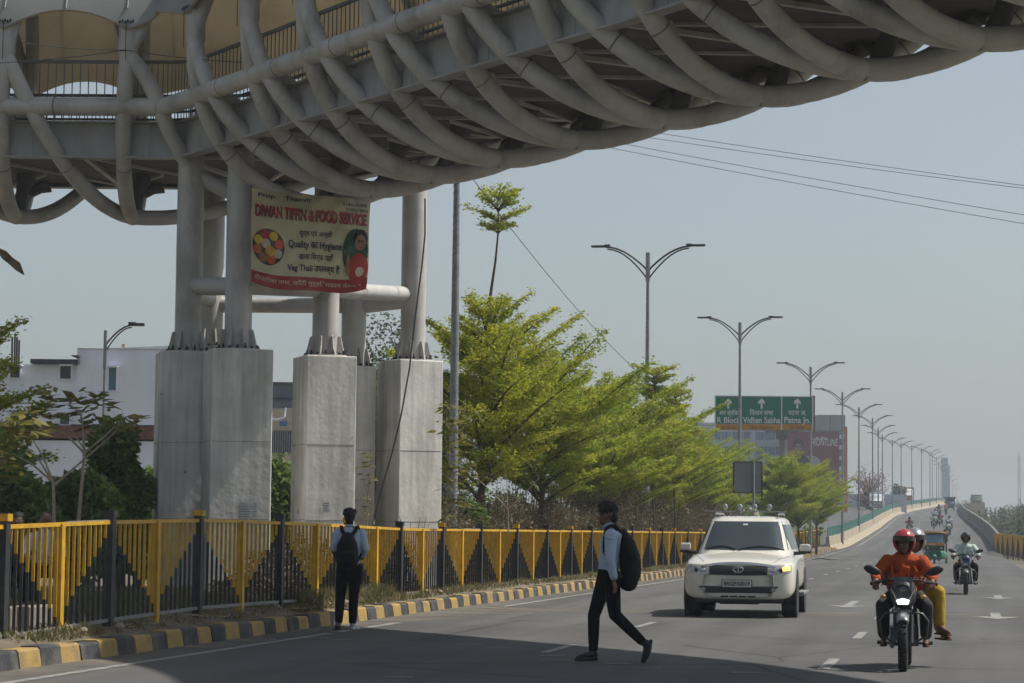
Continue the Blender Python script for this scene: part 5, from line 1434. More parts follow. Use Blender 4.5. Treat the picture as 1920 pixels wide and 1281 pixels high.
# ---------------------------------------------------------------- motorcycles
def moto(label, lit=False, tankc='bikered', fair='plastic', plate=None, detail=True, mirrors=True, guard=True):
    th=thing('motorcycle',label,'motorcycle')
    ang_=R(26); hd_=V((0,.26,.62))
    wheel(th,'front_wheel',(0,.0,.30),.30,.095,.21,M['black'],M['dkmetal'],6,24)
    wheel(th,'rear_wheel',(0,1.30,.30),.30,.12,.21,M['black'],M['dkmetal'],6,24)
    for sg in (-1,1):
        mb=MB(); mb.tube([(sg*.085,0,.30),(sg*.085,.12,.60)],.024,8); mb.tube([(sg*.085,.11,.56),(sg*.085,.26,.90)],.017,8,mi=1); mb.build('fork',[M['dkmetal'],M['chrome']],th)
    mb=MB(); rows=[]
    for i in range(13):
        a=R(48)+R(100)*i/12; rr=.335; r=[]
        for j in range(7):
            q=-1+2*j/6; r.append(V((q*.068,-rr*math.cos(a)*(1)*1.0,.30+(rr)*math.sin(a)-.035*q*q+.0)))
        rows.append(r)
    mb.grid(rows,smooth=True); f=mb.build('front_fender',M['fend'],th); s=f.modifiers.new('s','SOLIDIFY'); s.thickness=.006
    # headlamp fairing
    mb=MB()
    mb.v=[]; st_=[(.10,[(0,.70),(.05,.70),(.085,.73),(.10,.80),(.085,.87),(.05,.91),(0,.92)]),(.14,[(0,.66),(.08,.66),(.125,.71),(.135,.82),(.115,.92),(.07,.975),(0,.99)]),(.28,[(0,.66),(.08,.67),(.13,.74),(.14,.84),(.12,.93),(.07,.96),(0,.965)])]
    mb=loftbody([(y-.12,h) for y,h in st_]); fr=mb.build('headlamp_fairing',M[fair],th); s=fr.modifiers.new('s','SUBSURF'); s.levels=s.render_levels=1
    mb=MB(); mb.grid([[V((x,-.005-.02*(1-abs(x)/.1)+(z-.9)*.55,z)) for x in (-.095,-.05,0,.05,.095)] for z in (.88,.93,.98,1.0)],smooth=True); mb.build('visor',M['carglass'],th)
    mb=MB(); mb.prism([V((-.055,-.045,.71)),V((.055,-.045,.71)),V((.068,-.045,.755)),V((0,-.045,.775)),V((-.068,-.045,.755))],(0,-.012,0),(0,.03,0)); mb.build('headlight',M['ledw'] if lit else M['headglass'],th)
    if detail:
        for sg in (-1,1):
            mb=MB(); mb.tube([(sg*.075,-.045,.77),(sg*.09,-.03,.81),(sg*.125,-.0,.87)],.007,5); mb.build('daytime_strip',M['chrome'],th)
            mb=MB(); mb.tube([(sg*.13,.06,.78),(sg*.19,.05,.79)],.009,5); mb.ell((sg*.21,.045,.79),(.035,.03,.022),10,mi=1); mb.build('indicator',[M['plastic'],M['ambun']],th)
    mb=MB(); mb.box((0,-.02,.635),(.23,.012,.055)); pl=mb.build('number_plate',M['plastic'] if detail else M['platew'],th)
    if detail: platetext(plate or 'BR01 4287',(0,-.028,.635),.20,.032,pl,'dimw')
    mb=MB()
    for sg in (-1,1): mb.tube([(sg*.04,.22,.93),(sg*.12,.24,.965),(sg*.24,.30,.945),(sg*.35,.36,.92)],.013,8); 
    for sg in (-1,1): mb.tube([(sg*.22,.27,.94),(sg*.12,.12,1.0),(sg*.05,.10,.90),(sg*.04,.2,.75)],.006,5)
    mb.build('handlebar',M['plastic'],th)
    for sg in (-1,1):
        mb=MB(); mb.tube([(sg*.24,.30,.945),(sg*.355,.365,.918)],.021,8); mb.tube([(sg*.22,.27,.94),(sg*.36,.29,.925)],.007,5); mb.build('grip',M['black'],th)
        if mirrors:
            mb=MB(); mb.tube([(sg*.2,.27,.955),(sg*.24,.26,1.03),(sg*.27,.25,1.05)],.008,6)
            Mx=Matrix.Rotation(sg*-.35,3,'Y'); mb.ell((sg*.335,.25,1.065),(.095,.028,.047),14,M=Mx); mb.build('mirror',M['plastic'],th)
    mb=MB(); mb.eltube([((0,.30,.80),.10,.09),((0,.45,.84),.145,.11),((0,.62,.82),.13,.10),((0,.72,.76),.09,.07)],16,side=(1,0,0)); mb.build('fuel_tank',M[tankc],th)
    mb=MB(); mb.box((0,.98,.755),(.22,.66,.09)); mb.box((0,1.34,.80),(.17,.2,.06)); mb.build('seat',M['black'],th,bevel=.03)
    mb=MB(); mb.tube([(0,.30,.80),(0,.36,.45),(0,.55,.27),(0,.95,.28)],.028,8); mb.tube([(0,.35,.76),(0,.8,.66),(0,1.35,.72)],.022,8)
    for sg in (-1,1): mb.tube([(sg*.06,.8,.62),(sg*.09,1.3,.30)],.022,8); mb.tube([(sg*.10,1.08,.70),(sg*.12,1.3,.33)],.022,6)
    mb.build('frame',M['plastic'],th)
    mb=MB(); mb.box((0,.60,.36),(.22,.30,.22)); mb.box((0,.50,.52),(.16,.18,.16)); mb.tube([(-.15,.62,.34),(.15,.62,.34)],.10,16)
    for i in range(5): mb.box((0,.49,.47+.03*i),(.20,.22,.010))
    mb.build('engine',M['dkmetal'],th,bevel=.01)
    mb=MB(); mb.tube([(-.06,.42,.50),(-.10,.36,.36),(-.13,.50,.24),(-.15,.9,.26),(-.17,1.35,.40)],[.02,.02,.022,.04,.045],10); mb.build('exhaust',M['chrome'] if not detail else M['galv'],th)
    if guard:
        mb=MB()
        for sg in (-1,1): mb.tube([(sg*.04,.34,.62),(sg*.20,.32,.60),(sg*.26,.33,.52),(sg*.24,.36,.36),(sg*.10,.40,.28)],.013,7)
        mb.build('leg_guard',M['guard'],th)
    mb=MB(); 
    for sg in (-1,1): mb.tube([(0,.72,.26),(sg*.27,.74,.27)],.014,6); mb.tube([(sg*.2,.74,.27),(sg*.30,.74,.27)],.022,6)
    mb.build('footrest',M['plastic'],th)
    mb=MB(); mb.grid([[V((x,1.30+.34*math.cos(a)*1,.31+.35*math.sin(a))) for x in (-.07,.07)] for a in np.linspace(R(5),R(130),9)],smooth=True); mb.build('rear_mudguard',M['plastic'],th)
    return th
M['fend']=mat('fender_grey',(.16,.16,.16),.35,metal=.3,var=.1,coat=.3); M['bikered']=mat('tank_red',(.30,.02,.015),.3,var=.05,coat=.5); M['bikeblue']=mat('tank_blue',(.03,.07,.22),.3,var=.05,coat=.5)
M['ambun']=mat('indicator_lens',(.45,.2,.03),.3); M['dimw']=mat('plate_letters',(.25,.25,.24),.6); M['guard']=mat('guard_bar',(.10,.10,.10),.35,metal=.6); M['mblue']=mat('fairing_blue',(.02,.04,.13),.25,var=.05,coat=.6)
# ================================================================ people
def solid(mb,name,mats,parent,vox=.011,smooth=3):
    me=mb.mesh(name); o=bpy.data.objects.new(name,me); COL.objects.link(o)
    r=o.modifiers.new('r','REMESH'); r.mode='VOXEL'; r.voxel_size=vox; r.use_smooth_shade=True
    if smooth: s=o.modifiers.new('s','SMOOTH'); s.iterations=smooth; s.factor=.5
    bake(o)
    for m in (mats if isinstance(mats,(list,tuple)) else [mats]): o.data.materials.append(m)
    for p in o.data.polygons: p.use_smooth=True
    if parent is not None: o.parent=parent
    return o
def limb(mb,pts,n=12):
    """pts: [(p,r)...] tapered chain with spherical joints"""
    for (a,ra),(b,rb) in zip(pts[:-1],pts[1:]): mb.tube([a,b],[ra,rb],n)
    for p,r in pts: mb.ell(p,r,n)
def hand(mb,wrist,d,nrm,curl=.6,s=1.0,thumb=1):
    """palm and five fingers; d: pointing direction, nrm: palm normal (fingers curl towards it)"""
    w=V(wrist); d=V(d).normalized(); nrm=(V(nrm)-d*V(nrm).dot(d)).normalized(); sd=d.cross(nrm)*thumb
    for k in range(4):
        o=(k-1.5)*.020*s; limb(mb,[(w+sd*o*.6,.014*s),(w+sd*o+d*.075*s,.0125*s)],8)
        L=(.068,.078,.073,.056)[k]*s; a=curl*(.75+.1*k); p=w+sd*o+d*.08*s; q=d
        for j in range(3):
            q=(q*math.cos(a)+nrm*math.sin(a)).normalized(); l=L*(.45,.32,.25)[j]
            p2=p+q*l; limb(mb,[(p,.0095*s),(p2,.0085*s)],7); p=p2
            # keep the curl plane
            t=(nrm-q*nrm.dot(q)); nr=t.normalized() if t.length>.1 else -d
    p=w+sd*-.022*s*1+d*.02*s; t1=p+(d*.6-sd*.8+nrm*.35).normalized()*.042*s; t2=t1+(d*.9-sd*.2+nrm*.4).normalized()*.035*s
    limb(mb,[(p,.014*s),(t1,.011*s),(t2,.009*s)],7)
def head(mb,c,f,s=1.0,up=(0,0,1)):
    """head with face; c centre, f facing"""
    c=V(c); f=V(f).normalized(); up=V(up); sd=f.cross(up).normalized(); up=sd.cross(f).normalized()
    Mx=Matrix((sd,f,up)).transposed()
    def e(x,y,z,rx,ry,rz,n=12): mb.ell(c+(sd*x+f*y+up*z)*s,(rx*s,ry*s,rz*s),n,M=Mx)
    e(0,-.012,.03,.074,.092,.085,18); e(0,.018,-.035,.058,.070,.072,16); e(0,.055,-.085,.030,.028,.025); e(0,.088,-.015,.011,.018,.022,8); e(0,.098,-.025,.014,.012,.009,8)
    e(0,.078,-.055,.022,.014,.007,8); e(0,.076,-.066,.020,.013,.008,8)
    for k in (-1,1):
        e(k*.030,.070,.012,.020,.012,.008,8); e(k*.075,-.005,-.01,.010,.022,.032,8); e(k*.035,.055,-.035,.022,.022,.022,8)
        mb.tube([c+(sd*k*.012+f*.088+up*.024)*s,c+(sd*k*.045+f*.074+up*.026)*s],.006*s,6)
def eyes(par,c,f,s=1.0):
    c=V(c); f=V(f).normalized(); sd=f.cross(V((0,0,1))).normalized()
    for k in (-1,1):
        mb=MB(); p=c+(sd*k*.030+f*.079+V((0,0,.002)))*s; mb.ell(p,(.013*s,.009*s,.008*s),10); mb.ell(p+f*.006*s,(.006*s,.005*s,.006*s),8,mi=1); mb.build('eye',[M['eyew'],M['hair']],par)
M['eyew']=mat('eye_white',(.45,.43,.40),.4,var=0); M['shoe']=mat('black_shoe',(.012,.012,.013),.4,var=.2); M['shoew']=mat('pale_sneaker',(.38,.38,.37),.7,var=.2,scale=20); M['sole']=mat('grey_sole',(.10,.10,.10),.8,var=.2)
M['orange']=mat('orange_shirt',(.33,.062,.018),.85,var=.1,scale=8,bump=.9,bscale=14,spec=.2); M['greyt']=mat('grey_trousers',(.035,.035,.038),.9,var=.2,scale=8,bump=.6,bscale=14)
M['yellowc']=mat('yellow_dress',(.38,.24,.02),.85,var=.12,scale=7,bump=.8,bscale=14); M['mint']=mat('pale_mint_shirt',(.42,.53,.47),.85,var=.08,bump=.7,bscale=14); M['brownc']=mat('brown_shawl',(.11,.035,.018),.9,var=.2)
M['helmr']=mat('helmet_red',(.36,.045,.05),.25,var=.04,coat=.8); M['helms']=mat('helmet_silver',(.35,.36,.37),.25,metal=.5,var=.04,coat=.5); M['helmk']=mat('helmet_black',(.015,.015,.016),.15,var=.03,coat=.9); M['visor']=mat('smoke_visor',(.03,.025,.03),.08,coat=.8)
M['maroon']=mat('maroon_shirt',(.14,.02,.03),.9,var=.1); M['pink']=mat('pink_shirt',(.42,.14,.15),.9,var=.1)

# --- the walker crossing to the left: joints read off at his distance
Yw=27.0
def W(px,py,dy=0.0): p=P(px,py,Yw); return V((p.x,Yw+dy,p.z))
wk=thing('person','man in pale blue shirt and black trousers striding left across the road','person')
hc=W(1137.5,967); f=V((-.93,.35,-.02)).normalized()
mb=MB(); head(mb,hc,f,1.02); mb.eltube([(W(1142,990),.052,.052),(W(1141,975),.055,.055)],14,side=(0,1,0))
mb.eltube([(W(1141,1078),.10,.145),(W(1143,1050),.10,.14),(W(1146,1020),.115,.17),(W(1150,1002),.10,.19),(W(1148,994),.07,.12)],18,side=(1,0,0))
armn=[(W(1144,1004,-.19),.052),(W(1142,1050,-.24),.042),(W(1149,1084,-.24),.030)]; armf=[(W(1152,1004,.19),.052),(W(1137,1050,.24),.042),(W(1134,1080,.24),.030)]
legf=[(W(1137,1082,.09),.085),(W(1114,1155,.10),.058),(W(1113,1222,.10),.042)]; legb=[(W(1145,1082,-.09),.085),(W(1152,1152,-.10),.058),(W(1205,1204,-.10),.042)]
for c in (armn,armf,legf,legb): limb(mb,c,12)
hand(mb,W(1149,1088,-.24),W(1153,1102,-.24)-W(1149,1085,-.24),V((-.8,.5,0)),.45,1.0,-1); hand(mb,W(1134,1083,.24),(0,0,-1),V((-.8,-.5,0)),.45,1.0,1)
solid(mb,'body',M['skin'],wk,.0085,2); eyes(wk,hc,f,1.02)
mb=MB(); Mh=Matrix.Rotation(.35,3,'Z')
for (x,y,dy,rx,ry,rz) in ((1140,959,0,.105,.085,.085),(1134,949,0,.085,.07,.065),(1147,955,.0,.085,.08,.085),(1150,969,0,.06,.075,.08),(1129,948,0,.05,.05,.045),(1144,981,0,.045,.055,.05),(1137,947,0,.075,.07,.062),(1143,950,0,.07,.075,.06)): mb.ell(W(x,y,dy),(rx,ry,rz),14)
rg=np.random.default_rng(5)
for i in range(110):
    a=rg.normal(size=3); a[2]=abs(a[2])*.8; a/=np.linalg.norm(a); c=np.array(W(1140,957)); mb.ell(c+a*np.array([.095,.085,.095]),.017,6)
o=solid(mb,'hair',M['hair'],wk,.009,1)
mb=MB()
mb.eltube([(W(1139,1078),.112,.155),(W(1141,1062),.112,.152),(W(1143,1040),.115,.155),(W(1146,1018),.13,.18),(W(1150,1002),.115,.20),(W(1147,993),.075,.13),(W(1144,987),.062,.07)],20,side=(1,0,0))
for c in (armn,armf): limb(mb,[(c[0][0],.074),((c[0][0]+c[1][0])/2,.066),(c[1][0],.060),(c[2][0]-V((0,0,-.02)),.046)],14)
for i in range(12):
    t=rg.random(); side_=-.245; z=1000+75*t; mb.tube([W(1132+4*rg.random(),z,side_),W(1142,z+4,side_-.035),W(1153,z-2+6*rg.random(),side_)],.008,5)
solid(mb,'shirt',M['shirt_blue'],wk,.009,2)
mb=MB(); mb.tube([W(1150,986),W(1146,981,-.05),W(1136,984,-.055),W(1131,990,0),W(1136,984,.055),W(1146,981,.05),W(1150,986)],.013,6); mb.build('collar',M['shirt_blue'],wk)
mb=MB(); mb.eltube([(W(1141,1094),.115,.165),(W(1140,1082),.118,.165),(W(1139,1070),.112,.158)],18,side=(1,0,0))
for c in (legf,legb): limb(mb,[(c[0][0],.105),((c[0][0]*.45+c[1][0]*.55),.086),(c[1][0],.070),((c[1][0]+c[2][0])/2,.064),(c[2][0]-(c[2][0]-c[1][0])*.08,.054)],14)
solid(mb,'trousers',M['cloth_black'],wk,.010,2)
mb=MB(); limb(mb,[(W(1113,1218,.10),.045),(W(1115,1228,.10),.045),(W(1100,1231,.10),.042),(W(1084,1235,.10),.030)],12); mb.eltube([(W(1120,1236,.10),.045,.022),(W(1100,1237,.10),.05,.018),(W(1079,1238,.10),.036,.014)],12,side=(0,1,0)); solid(mb,'shoe',M['shoe'],wk,.008,2)
mb=MB(); limb(mb,[(W(1205,1203,-.10),.045),(W(1213,1207,-.10),.044),(W(1211,1222,-.10),.042),(W(1205,1238,-.10),.028)],12); mb.eltube([(W(1220,1200,-.10),.045,.018),(W(1217,1222,-.10),.05,.016),(W(1206,1243,-.10),.034,.012)],12,side=(0,1,0)); solid(mb,'shoe',M['shoe'],wk,.008,2)
bp=thing('backpack','bulging black backpack on the back of the man crossing the road','bag')
mb=MB(); mb.eltube([(W(1177,1094),.11,.145),(W(1182,1075),.115,.16),(W(1181,1045),.12,.165),(W(1174,1018),.10,.155),(W(1167,1000),.06,.11)],18,side=(1,0,0))
mb.eltube([(W(1192,1078),.06,.12),(W(1193,1055),.06,.125),(W(1188,1035),.045,.11)],14,side=(1,0,0)); solid(mb,'pack',M['bag'],bp,.011,3)
for sg in (-1,1):
    mb=MB(); pts=[W(1168,1010,sg*.09),W(1158,994,sg*.125),W(1149,984.5,sg*.135),W(1139,988,sg*.145),W(1133,1005,sg*.15),W(1132,1030,sg*.16),W(1142,1058,sg*.185),W(1165,1082,sg*.16)]
    for a,b in zip(pts[:-1],pts[1:]): mb.beam(a,b,.05,.014,up=V((-.5,sg*.4,.7)))
    mb.build('strap',M['bag'],bp)
mb=MB(); mb.tube([W(1197,1045,-.10),W(1200,1060,0),W(1197,1045,.10)],.006,5); mb.build('zip',M['dkmetal'],bp)
mb=MB(); mb.tube([W(1146,1081,-.265),W(1153,1084,-.25)],.02,8); 

# --- the man standing with his back to the camera
Ym_=34.7
def Q(px,py,dy=0.0): p=P(px,py,Ym_); return V((p.x,Ym_+dy,p.z))
mn=thing('person','man seen from behind standing at the kerb in pale shirt and black trousers','person')
hc=Q(656,968,-.0); f=V((.1,.98,-.18)).normalized()
mb=MB(); head(mb,hc,f,1.0); mb.eltube([(Q(655.5,990),.055,.055),(Q(656,975),.057,.057)],14)
mb.eltube([(Q(655,1062),.15,.11),(Q(655,1040),.135,.10),(Q(655,1015),.165,.115),(Q(655.5,1000),.18,.10),(Q(655.5,993),.12,.07)],18)
aL=[(Q(633,1001),.05),(Q(626,1031,-.02),.042),(Q(631,1050,.10),.034),(Q(639,1052,.24),.027)]; aR=[(Q(678,1001),.05),(Q(685,1031,-.02),.042),(Q(678,1046,.14),.034),(Q(670,1045,.26),.027)]
lL=[(Q(643,1066),.085),(Q(638,1116,.02),.058),(Q(636,1168,-.10),.04)]; lR=[(Q(668,1066),.085),(Q(663,1116,.03),.058),(Q(661,1170,.0),.04)]
for c in (aL,aR,lL,lR): limb(mb,c,12)
hand(mb,Q(640,1052,.26),(.5,.8,.2),(0,.3,1),.4,1.0,1); hand(mb,Q(669,1045,.28),(-.5,.8,.2),(0,.3,1),.4,1.0,-1)
solid(mb,'body',M['skin'],mn,.0095,2); eyes(mn,hc,f)
mb=MB()
for (x,y,dy,rx,ry,rz) in ((656,964,-.01,.086,.10,.088),(656,972,-.04,.076,.06,.075),(656,979,-.05,.06,.035,.045),(650,958,0,.05,.06,.04),(663,959,0,.05,.06,.04),(656,959,-.01,.07,.08,.06)): mb.ell(Q(x,y,dy),(rx,ry,rz),14)
for i in range(120):
    a=rg.normal(size=3); a[2]=abs(a[2]); a/=np.linalg.norm(a); c=np.array(Q(656,966,-.01)); mb.tube([c+a*np.array([.075,.09,.075]),c+a*np.array([.10,.11,.108])+np.array([-.02,0,.0])*rg.random()],[.014,.004],5)
mb.tube([Q(648,960),Q(643,961.5)],[.02,.004],5)
solid(mb,'hair',M['hair'],mn,.008,0)
mb=MB(); mb.eltube([(Q(655,1060),.165,.12),(Q(655,1040),.15,.115),(Q(655,1015),.18,.13),(Q(655.5,1000),.195,.115),(Q(655.5,992.5),.13,.08),(Q(656,988),.065,.062)],20)
for c in (aL,aR): limb(mb,[(c[0][0],.072),((c[0][0]+c[1][0])/2,.066),(c[1][0]+V((0,0,.015)),.056)]+([(c[1][0]*.4+c[2][0]*.6,.05)] if c is aR else []),14)
solid(mb,'shirt',M['shirt_blue'],mn,.010,2)
mb=MB(); mb.tube([Q(648,987,-.03),Q(652,985,-.065),Q(660,985,-.065),Q(664,987,-.03),Q(664,989,.04),Q(656,990,.06),Q(648,989,.04),Q(648,987,-.03)],.014,6); mb.build('collar',M['shirt_blue'],mn)
mb=MB(); mb.eltube([(Q(655.5,1080),.155,.115),(Q(655,1068),.165,.12),(Q(655,1056),.16,.118)],18)
for c in (lL,lR): limb(mb,[(c[0][0],.098),(c[0][0]*.4+c[1][0]*.6,.086),(c[1][0],.074),((c[1][0]+c[2][0])/2,.068),(c[2][0]-(c[2][0]-c[1][0])*.10,.058)],14)
solid(mb,'trousers',M['cloth_black'],mn,.011,2)
mb=MB(); limb(mb,[(Q(635,1168,-.10),.042),(Q(634,1174,-.06),.042),(Q(632,1178,.04),.038)],10); mb.eltube([(Q(635,1172,-.13),.042,.02),(Q(633,1179,-.02),.046,.02),(Q(631,1181,.10),.038,.016)],12,side=(1,0,0)); solid(mb,'shoe',M['sole'],mn,.009,2)
mb=MB(); limb(mb,[(Q(661,1170,-.0),.043),(Q(662,1174,.02),.044),(Q(668,1177,.07),.036)],10); mb.eltube([(Q(659,1178.5,-.05),.042,.022),(Q(664,1179,.02),.046,.02),(Q(671,1179,.09),.036,.017)],12,side=(1,.3,0)); solid(mb,'shoe',M['shoew'],mn,.009,2)
bp=thing('backpack','black backpack on the back of the man standing at the kerb','bag')
mb=MB(); mb.eltube([(Q(653.5,1056,-.17),.155,.10),(Q(653,1040,-.18),.165,.115),(Q(653,1020,-.17),.145,.11),(Q(653,1005,-.14),.085,.07)],18); mb.eltube([(Q(653.5,1053,-.26),.12,.05),(Q(653.5,1038,-.27),.12,.05)],14); solid(mb,'pack',M['bag'],bp,.012,3)
for sg in (-1,1):
    mb=MB(); pts=[Q(654+sg*7,1004,-.14),Q(655+sg*13,994,-.11),Q(655+sg*15,987,.0),Q(655+sg*16,993,.10),Q(655+sg*18,1015,.14),Q(655+sg*20,1040,.0),Q(654+sg*17,1052,-.12)]
    for a,b in zip(pts[:-1],pts[1:]): mb.beam(a,b,.055,.014,up=V((0,-1,.3)))
    mb.build('strap',M['bag'],bp)

# --- riders
def rider(label,shirt,trous,helm=None,hpos=(0,.78,1.37),shade=True,lean=0.0,legs='astride',face=(0,-1,-.05),vox=.012,skin='skin',hair=False,sc=1.0,y0=0.0,arms='bars',sandal=True,side=1):
    th=thing('person',label,'person'); h=V(hpos); hp=V((0,.92+y0,.80)); sh=V((0,.80+y0,1.19))
    mb=MB(); head(mb,h,face,.98); mb.eltube([(sh+V((0,0,.02)),.055,.055),(h+V((0,.01,-.04)),.055,.055)],12)
    mb.eltube([(hp,.15,.12),(hp.lerp(sh,.35)+V((0,.03,0)),.145,.12),(hp.lerp(sh,.75)+V((0,.01,0)),.17,.125),(sh,.18,.10),(sh+V((0,0,.035)),.12,.07)],18)
    if arms=='bars': AR={sg:[(V((sg*.19,sh.y,1.16)),.05),(V((sg*.31,.62,1.02)),.042),(V((sg*.30,.39,.945)),.03)] for sg in (-1,1)}
    else: AR={sg:[(V((sg*.19,sh.y,1.15)),.05),(V((sg*.24,sh.y-.08,.95)),.042),(V((sg*.17,sh.y-.30,.93)),.03)] for sg in (-1,1)}
    if legs=='astride': LG={sg:[(V((sg*.10,.90+y0,.78)),.085),(V((sg*.235,.55+y0*.8,.68)),.062),(V((sg*.23,.76+y0*.7,.33)),.043)] for sg in (-1,1)}
    else: LG={sg:[(V((.08*side+.04*sg,.90+y0+.08*sg,.80)),.08),(V((side*.36,.76+y0+.07*sg,.80-.02*sg)),.06),(V((side*.37,.78+y0+.09*sg,.42-.03*sg)),.042)] for sg in (-1,1)}
    for d_ in (AR,LG):
        for sg in (-1,1): limb(mb,d_[sg],12)
    for sg in (-1,1):
        a=AR[sg][2][0]; b=AR[sg][1][0]; hand(mb,a,(a-b).normalized()*.4+V((0,-.9,-.25)),(0,-.2,-1),.85,1.0,sg)
        if sandal:
            k=LG[sg][2][0]; fw=V((0,-1,0)) if legs=='astride' else V((side*.6,-.8,0)); limb(mb,[(k,.036),(k+fw*.09-V((0,0,.05)),.032),(k+fw*.17-V((0,0,.065)),.024)],9)
    solid(mb,'body',M[skin],th,vox*.8,2)
    if vox<.02: eyes(th,h,face,.98)
    mb=MB(); mb.eltube([(hp+V((0,0,.02)),.175,.145),(hp.lerp(sh,.35)+V((0,.02,0)),.175,.15),(hp.lerp(sh,.75)+V((0,.0,0)),.195,.15),(sh,.20,.12),(sh+V((0,0,.045)),.12,.08),(sh+V((0,0,.07)),.065,.065)],18)
    for sg in (-1,1): c=AR[sg]; limb(mb,[(c[0][0],.075),((c[0][0]+c[1][0])/2,.068),(c[1][0],.062),(c[2][0]*.75+c[1][0]*.25,.052)],12)
    for i in range(16):
        x=-.17+.34*rg.random(); q=.012+.008*rg.random(); mb.tube([V((x,sh.y-.125,1.14-.14*rg.random())),V((x*1.15+.03*rg.normal(),sh.y-.14,.97)),V((x*.7,sh.y-.11,.82))],q,5)
    for sg in (-1,1):
        for i in range(6):
            c=AR[sg]; t=rg.random(); p=c[0][0].lerp(c[1][0],t); mb.tube([p+V((-.055*sg,-.03,.02)),p+V((0,-.062,-.01+.02*rg.normal())),p+V((.055*sg,-.03,-.02))],.012,5)
    solid(mb,'shirt',M[shirt],th,vox,2)
    mb=MB(); mb.eltube([(hp-V((0,0,.06)),.165,.14),(hp+V((0,0,.02)),.17,.14)],16)
    for sg in (-1,1): c=LG[sg]; limb(mb,[(c[0][0],.105),((c[0][0]+c[1][0])/2,.092),(c[1][0],.078),((c[1][0]+c[2][0])/2,.074),(c[2][0]*.88+c[1][0]*.12,.066)],12)
    if legs!='astride': 
        a=LG[-1];b=LG[1]
        for t in (.3,.6,.9): limb(mb,[(a[0][0].lerp(a[1][0],t),.075),(b[0][0].lerp(b[1][0],t),.075)],10); limb(mb,[(a[1][0].lerp(a[2][0],t),.06),(b[1][0].lerp(b[2][0],t),.06)],10)
    solid(mb,'trousers',M[trous],th,vox,2)
    for sg in (-1,1):
        k=LG[sg][2][0]; fw=V((0,-1,0)) if legs=='astride' else V((side*.6,-.8,0))
        mb=MB()
        if sandal: mb.eltube([(k-fw*.05-V((0,0,.085)),.04,.012),(k+fw*.08-V((0,0,.09)),.045,.012),(k+fw*.19-V((0,0,.09)),.036,.010)],10,side=(1,0,0)); mb.tube([k+fw*.09+V((-.04,0,-.07)),k+fw*.11+V((0,0,-.03)),k+fw*.09+V((.04,0,-.07))],.008,5)
        else: limb(mb,[(k,.045),(k+fw*.08-V((0,0,.05)),.046),(k+fw*.18-V((0,0,.06)),.036)],10)
        mb.build('sandal' if sandal else 'shoe',M['brownc'] if sandal else M['shoe'],th)
    if helm:
        fx_=V(face).normalized(); mb=MB(); N_=24; rows=[]; Hc=h+V((0,.01,.035)); 
        for i in range(15):
            ph=math.pi/2-math.pi*.86*i/14; r=[]
            for k in range(N_+1):
                a=2*math.pi*k/N_; d=V((math.cos(ph)*math.cos(a),math.cos(ph)*math.sin(a),math.sin(ph)))
                r.append(Hc+V((d.x*.128,d.y*.150,d.z*.138)))
            rows.append(r)
        # open the face
        vs=[p for r in rows for p in r]; fs=[]; nc=N_+1
        for i in range(14):
            for k in range(N_):
                c=(rows[i][k]+rows[i+1][k+1])/2-Hc; dirn=V((c.x,c.y,0)).normalized()
                if c.z<.035 and dirn.dot(V((fx_.x,fx_.y,0)).normalized())>.62: continue
                fs.append((i*nc+k,(i+1)*nc+k,(i+1)*nc+k+1,i*nc+k+1))
        mb.add(vs,fs,0,True); o=mb.build('helmet',M[helm],th); s=o.modifiers.new('s','SOLIDIFY'); s.thickness=.018; s.offset=-1
        mb=MB(); rows=[]
        for i in range(5):
            z=-.005+.055*i/4-.0; r=[]
            for k in range(11):
                a=math.atan2(fx_.y,fx_.x)+R(-62+124*k/10); r.append(Hc+V((math.cos(a)*.137,math.sin(a)*.160,z+.005)))
            rows.append(r)
        mb.grid(rows,smooth=True); mb.build('visor',M['visor'],o)
        mb=MB(); mb.tube([h+V((-.07,-.02,-.03)),h+V((-.03,-.06,-.10)),h+V((.03,-.06,-.10)),h+V((.07,-.02,-.03))],.008,5); mb.build('chin_strap',M['bag'],o)
    if hair or not helm:
        mb=MB(); mb.ell(h+V((0,.02,.055)),(.082,.095,.07),14); mb.ell(h+V((0,.06,.0)),(.072,.05,.075),12); mb.build('hair',M['hair'],th)
    return th
def place(os_,loc,rz):
    for o in os_: o.location=loc; o.rotation_euler=(0,0,rz)
# nearest motorcycle with rider and pillion
b1=moto('black and red motorcycle with a lit headlamp, nearest to the camera',lit=True,plate='BR31AL4287')
r1=rider('motorcyclist in orange shirt and pinkish red helmet riding toward the camera','orange','greyt','helmr',vox=.0105,hpos=(-.005,.76,1.345))
r2=rider('pillion passenger in yellow dress and silver helmet, seated sideways behind the orange-shirted rider','brownc','yellowc','helms',hpos=(.10,1.16,1.36),legs='side',y0=.30,arms='lap',vox=.0115,face=(.15,-1,-.05))
g1=P0(1694,1259); place((b1,r1,r2),(g1.x,g1.y+.02,0),HEAD)
# second motorcycle
b2_=moto('motorcycle with blue lamp cowl and crash guard, ridden by the man in a mint shirt',tankc='bikeblue',fair='mblue',plate='BR01CK7719')
r3=rider('motorcyclist in pale mint shirt and shiny black helmet on the right of the road','mint','cloth_black','helmk',vox=.013)
g2=P0(1811,1115); place((b2_,r3),(g2.x,g2.y,0),HEAD)
